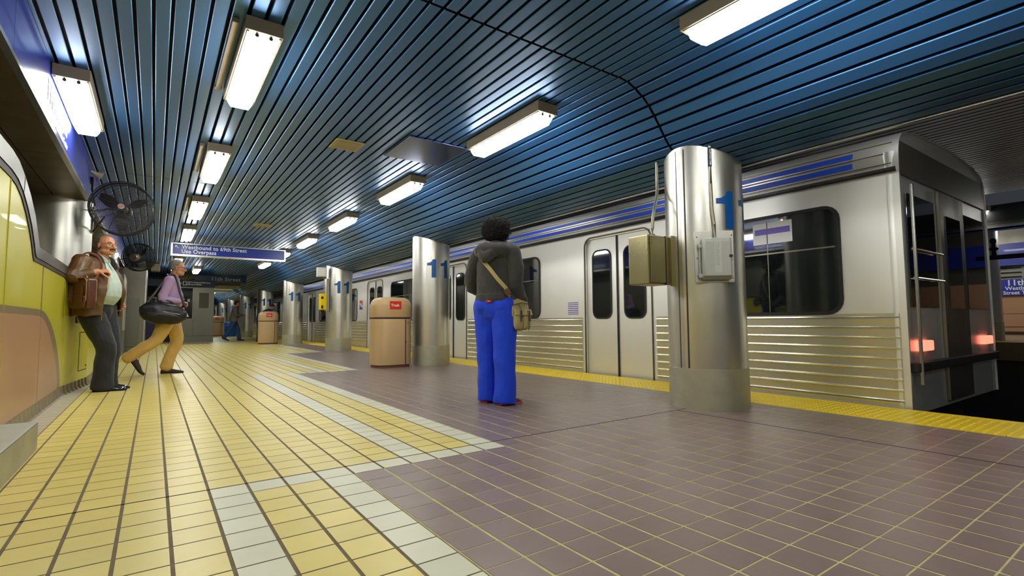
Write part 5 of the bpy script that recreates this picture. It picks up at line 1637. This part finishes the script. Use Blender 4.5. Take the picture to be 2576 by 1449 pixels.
# ---- walking man with the black bag -----------------------------------------
def walker(label, loc, az, H, top, leg, hairc, skin, sh, el, wr, hp, kn, an, feet, torso, headp, headdir, belly=0, jacket=None, voxel=.006, hands=True, collar=None, glasses=False, shoe_c=(40, 28, 22), lean=None, hair_style='short', belt=True):
    t = thing('person', label, 'person', (0, 0, 0))
    t.rotation_euler = (0, 0, -az)
    b = MB()
    neck = torso[-1] + V(0, 0, .05)
    P = head(b, headp, headdir, s=1.0, neck_to=neck)
    limb(b, [V(*p) for p in torso], [(.155, .11), (.15, .11), (.165, .115), (.12, .085)][:len(torso)], 18)
    for k in (0, 1):
        limb(b, [sh[k], el[k], wr[k]], [.05, .042, .029]); limb(b, [hp[k], kn[k], an[k]], [.08, .058, .04])
        if hands:
            d = (wr[k] - el[k]).normalized()
            hand(b, wr[k], tuple(d), (0, -.2, -1) if abs(d.z) < .7 else (1 if k == 0 else -1, 0, 0), -1 if k == 0 else 1, .9)
    baked(b, 'body', [skin], t, voxel * .8, 2)
    if voxel < .01: eyes(t, P)
    b = MB()
    T = torso
    limb(b, [T[0] + V(0, 0, .02), T[1] + V(0, belly * .6, 0), lerp(T[1], T[2], .5) + V(0, belly * .4, 0), T[2], T[3]], [(.172, .128), (.172, .130 + belly), (.176, .130 + belly * .6), (.180, .125), (.14, .092)], 24)
    limb(b, [sh[0] + V(.04, 0, .02), T[3] + V(0, 0, .045), sh[1] + V(-.04, 0, .02)], [.055, .06, .055], 14, ref=(0, 1, 0))
    for k in (0, 1):
        e = wr[k] - (wr[k] - el[k]).normalized() * .012
        limb(b, [sh[k], lerp(sh[k], el[k], .5), el[k], lerp(el[k], e, .6), e], [.070, .066, .060, .050, .038], 14)
    baked(b, 'shirt', [top], t, voxel, 3, disp=folds(.0045, 9, (1.2, 1, .7), 1))
    b = MB(); limb(b, [T[3] + V(-.06, -.03, .075), T[3] + V(-.055, .05, .06), T[3] + V(0, .085, .02), T[3] + V(.055, .05, .06), T[3] + V(.06, -.03, .075), T[3] + V(0, -.07, .09), T[3] + V(-.06, -.03, .075)], [(.006, .02)] * 7, 8, ref=(1, 1, 0)); b.build('collar', [collar or top], t, smooth=True)
    if jacket:
        b = MB()
        shell(b, [(T[0] + V(0, 0, -.14), .215, .185, 40, 40), (T[0] + V(0, 0, .0), .205, .175, 36, 36), (T[1], .200, .170, 30, 30), (T[2], .200, .155, 26, 26), (T[3] + V(0, 0, -.02), .175, .125, 26, 26), (T[3] + V(0, 0, .05), .11, .09, 36, 36)], 0, .03)
        for k in (0, 1):
            e = wr[k] - (wr[k] - el[k]).normalized() * .03
            limb(b, [sh[k], lerp(sh[k], el[k], .5), el[k], lerp(el[k], e, .5), e], [.080, .076, .070, .060, .050], 14)
        baked(b, 'jacket', [jacket], t, voxel * 1.1, 3, disp=folds(.006, 8, (1, 1, .7), 6))
    b = MB(); trousers(b, T[0] - V(0, 0, .03), hp, kn, an, rw=(.172, .135), rk=.078, ra=.070, rt=.102, waist=T[0] + V(0, 0, .075))
    baked(b, 'trousers', [leg], t, voxel, 3, disp=folds(.009, 5.5, (1.3, 1.3, .8), 4))
    if belt:
        b = MB(); b.tube([T[0] + V(0, .0, .055), T[0] + V(0, 0, .088)], [(.168, .130)] * 2, 30, ref=(1, 0, 0)); b.build('belt', [mat('belt_black', (20, 18, 18), .35)], t, smooth=True)
    Mh = mat('hair_%d' % hairc[0], hairc, .75, var=.2, vscale=70, bump=.003, bscale=110)
    hb = MB()
    bm = bmesh.new(); bmesh.ops.create_icosphere(bm, subdivisions=4, radius=1)
    vv = []
    for v in bm.verts:
        d = v.co.normalized()
        # shape: cap that stops at forehead, ears and nape
        y = d.y; z = d.z; k = 1.0
        if y > .35: k = .90 if z > .62 else .72
        elif y > -.15 and z < .05: k = .80
        elif z < -.62: k = .66
        nz = noise.noise(d * 7) * .05 + noise.noise(d * 20) * .04
        k2 = k * (1.0 + nz)
        vv.append(tuple(P(d.x * .089 * k2, -.014 + d.y * .110 * k2, .030 + d.z * .106 * k2)))
    hb.add(vv, [tuple(v.index for v in f.verts) for f in bm.faces]); bm.free()
    hb.build('hair', [Mh], t, smooth=True, fix=False)
    if glasses:
        b = MB()
        for sx in (-1, 1):
            b.tube([P(sx * .055, .100, .010), P(sx * .079, .06, .012), P(sx * .083, -.015, .008)], .0022, 5)
            b.tube([P(sx * (.032 + .022 * cos(2 * pi * q / 12)), .104, .003 + .014 * sin(2 * pi * q / 12)) for q in range(13)], .0018, 5)
        b.build('glasses', [M_dark], t)
    ms = mat('shoe_%d' % shoe_c[0], shoe_c, .6)
    for (a, d, lift, pitch, L) in feet:
        shoe(t, a, d, ms, M_dark, L=L, lift=lift, pitch=pitch)
    t.location = loc
    return t, P
M_purple = cloth('shirt_lilac', (186, 156, 194), .75, .03, .0005, 240, sheen=.1)
M_khaki = cloth('chino_khaki', (212, 174, 98), .8, .05, .0005, 220)
wt, WP = walker('grey-haired person in a lilac shirt and khaki trousers striding past with a black bag', (.185, 9.24, 0), radians(95), 1.72, M_purple, M_khaki, (142, 138, 128), M_skin_pale,
    sh=[V(-.175, .03, 1.40), V(.180, .0, 1.40)], el=[V(-.24, .0, 1.12), V(.245, -.075, 1.115)], wr=[V(-.17, .10, .98), V(.190, .140, 1.075)],
    hp=[V(-.09, .01, .90), V(.09, .01, .90)], kn=[V(-.09, .10, .50), V(.09, -.14, .52)], an=[V(-.08, -.02, .10), V(.10, -.475, .26)],
    feet=[(V(-.08, -.01, 0), (0.05, 1), 0, 0, .29), (V(.10, -.470, 0), (0, 1), .035, radians(58), .28)],
    torso=[V(0, .0, .98), V(0, .010, 1.10), V(0, .015, 1.26), V(0, .02, 1.40)], headp=V(0, .085, 1.60), headdir=(.05, 1, -.06), belly=.02, glasses=True, shoe_c=(48, 30, 26))
bg = thing('duffel_bag', 'soft black shoulder bag carried by the person in the lilac shirt', 'bag', (0, 0, 0))
bg.rotation_euler = (0, 0, -radians(95))
M_bag = mat('bag_black', (26, 26, 28), .38, bump=.001, bscale=90, var=.1)
b = MB()
R = []
for q in range(13):
    t_ = q / 12; y = -.34 + .57 * t_
    e = max(.12, 1 - abs(2 * t_ - 1) ** 3.0) ** .5
    zc = .905 + .045 * (1 - t_) * .6 - .035 * t_
    R.append([(.285 + .085 * e * math.copysign(abs(cos(2 * pi * k / 20)) ** .8, cos(2 * pi * k / 20)), y, zc + (.165 - .02 * t_) * e * math.copysign(abs(sin(2 * pi * k / 20)) ** .75, sin(2 * pi * k / 20))) for k in range(20)])
b.rings(R); baked(b, 'bag_body', [M_bag], bg, .006, 5, disp=folds(.007, 6, (1, 1, 1), 3))
b = MB(); limb(b, [V(.372, -.22, .86), V(.380, -.05, .875), V(.372, .12, .845)], [(.012, .030), (.014, .045), (.012, .030)], 10, ref=(1, 0, 0)); b.build('side_pocket', [M_bag], bg, smooth=True)
b = MB(); b.tube([V(.373, -.24, .90), V(.388, -.05, .925), V(.373, .15, .885)], .003, 5); b.build('zip', [mat('zip_silver', (150, 150, 150), .3, .9)], bg)
b = MB(); limb(b, [V(.27, .22, .97), V(.23, .14, 1.20), V(.20, .09, 1.40), V(.175, .03, 1.485), V(.20, -.06, 1.40), V(.245, -.17, 1.20), V(.28, -.27, 1.03)], [(.003, .016)] * 7, 8, ref=(1, 0, 0), sub=3); b.build('strap', [M_bag], bg, smooth=True)
b = MB(); limb(b, [V(.29, -.12, 1.05), V(.29, -.07, 1.10), V(.29, .03, 1.08), V(.29, .07, 1.03)], [.008] * 4, 8); b.build('handle', [M_bag], bg, smooth=True)
bg.location = wt.location

# ---- distant people ---------------------------------------------------------
M_gjk = cloth('jacket_grey', (112, 110, 96), .85); M_jean = cloth('denim_blue', (50, 84, 130), .8); M_gsh = cloth('shirt_grey', (104, 106, 100), .8)
walker('distant person in a grey jacket and blue jeans walking across the platform, hands together', (2.83, 24.9, 0), radians(92), 1.7, M_gsh, M_jean, (52, 36, 30), M_skin_tan,
    sh=[V(-.18, .05, 1.39), V(.18, .02, 1.39)], el=[V(-.24, .10, 1.10), V(.25, .04, 1.10)], wr=[V(-.06, .33, 1.12), V(.10, .33, 1.10)],
    hp=[V(-.09, .0, .90), V(.09, .0, .90)], kn=[V(-.09, .16, .50), V(.09, -.14, .50)], an=[V(-.08, .22, .10), V(.09, -.38, .14)],
    feet=[(V(-.08, .22, 0), (0, 1), 0, 0, .28), (V(.09, -.375, 0), (0, 1), 0.01, radians(22), .28)],
    torso=[V(0, -.01, .97), V(0, .02, 1.09), V(0, .04, 1.26), V(0, .05, 1.39)], headp=V(0, .10, 1.585), headdir=(.1, 1, -.04), belly=.05, jacket=M_gjk, voxel=.012, shoe_c=(26, 24, 24))
M_suit = cloth('suit_navy', (34, 42, 62), .8)
walker('distant person in a dark suit bending forward behind the second trash can', (3.60, 23.2, 0), radians(80), 1.7, M_suit, M_suit, (50, 46, 44), M_skin_tan,
    sh=[V(-.18, .32, 1.27), V(.18, .30, 1.27)], el=[V(-.22, .42, 1.02), V(.22, .40, 1.02)], wr=[V(-.10, .58, .90), V(.12, .56, .90)],
    hp=[V(-.09, -.03, .90), V(.09, -.03, .90)], kn=[V(-.09, .02, .49), V(.09, -.02, .49)], an=[V(-.09, -.03, .10), V(.10, -.07, .10)],
    feet=[(V(-.09, -.03, 0), (0, 1), 0, 0, .28), (V(.10, -.07, 0), (0.1, 1), 0, 0, .28)],
    torso=[V(0, -.02, .97), V(0, .08, 1.08), V(0, .22, 1.20), V(0, .32, 1.27)], headp=V(0, .47, 1.42), headdir=(0, 1, -.7), jacket=M_suit, voxel=.012, collar=M_white, shoe_c=(26, 24, 24))
M_blk = cloth('coat_black', (22, 22, 24), .85)
walker('person in black almost hidden behind the right edge of the ticket booth', (2.02, 26.9, 0), radians(-90), 1.7, M_blk, M_blk, (50, 46, 44), M_skin_tan,
    sh=[V(-.18, 0, 1.39), V(.18, 0, 1.39)], el=[V(-.24, 0, 1.10), V(.25, .0, 1.10)], wr=[V(-.20, .15, .98), V(.20, .15, .98)],
    hp=[V(-.09, .0, .90), V(.09, .0, .90)], kn=[V(-.09, .02, .50), V(.09, .02, .50)], an=[V(-.08, .0, .10), V(.09, .0, .10)],
    feet=[(V(-.08, 0, 0), (0, 1), 0, 0, .28), (V(.09, 0, 0), (0, 1), 0, 0, .28)],
    torso=[V(0, 0, .97), V(0, 0, 1.09), V(0, 0, 1.26), V(0, 0, 1.39)], headp=V(0, .03, 1.585), headdir=(0, 1, 0), jacket=M_blk, voxel=.014, shoe_c=(26, 24, 24))
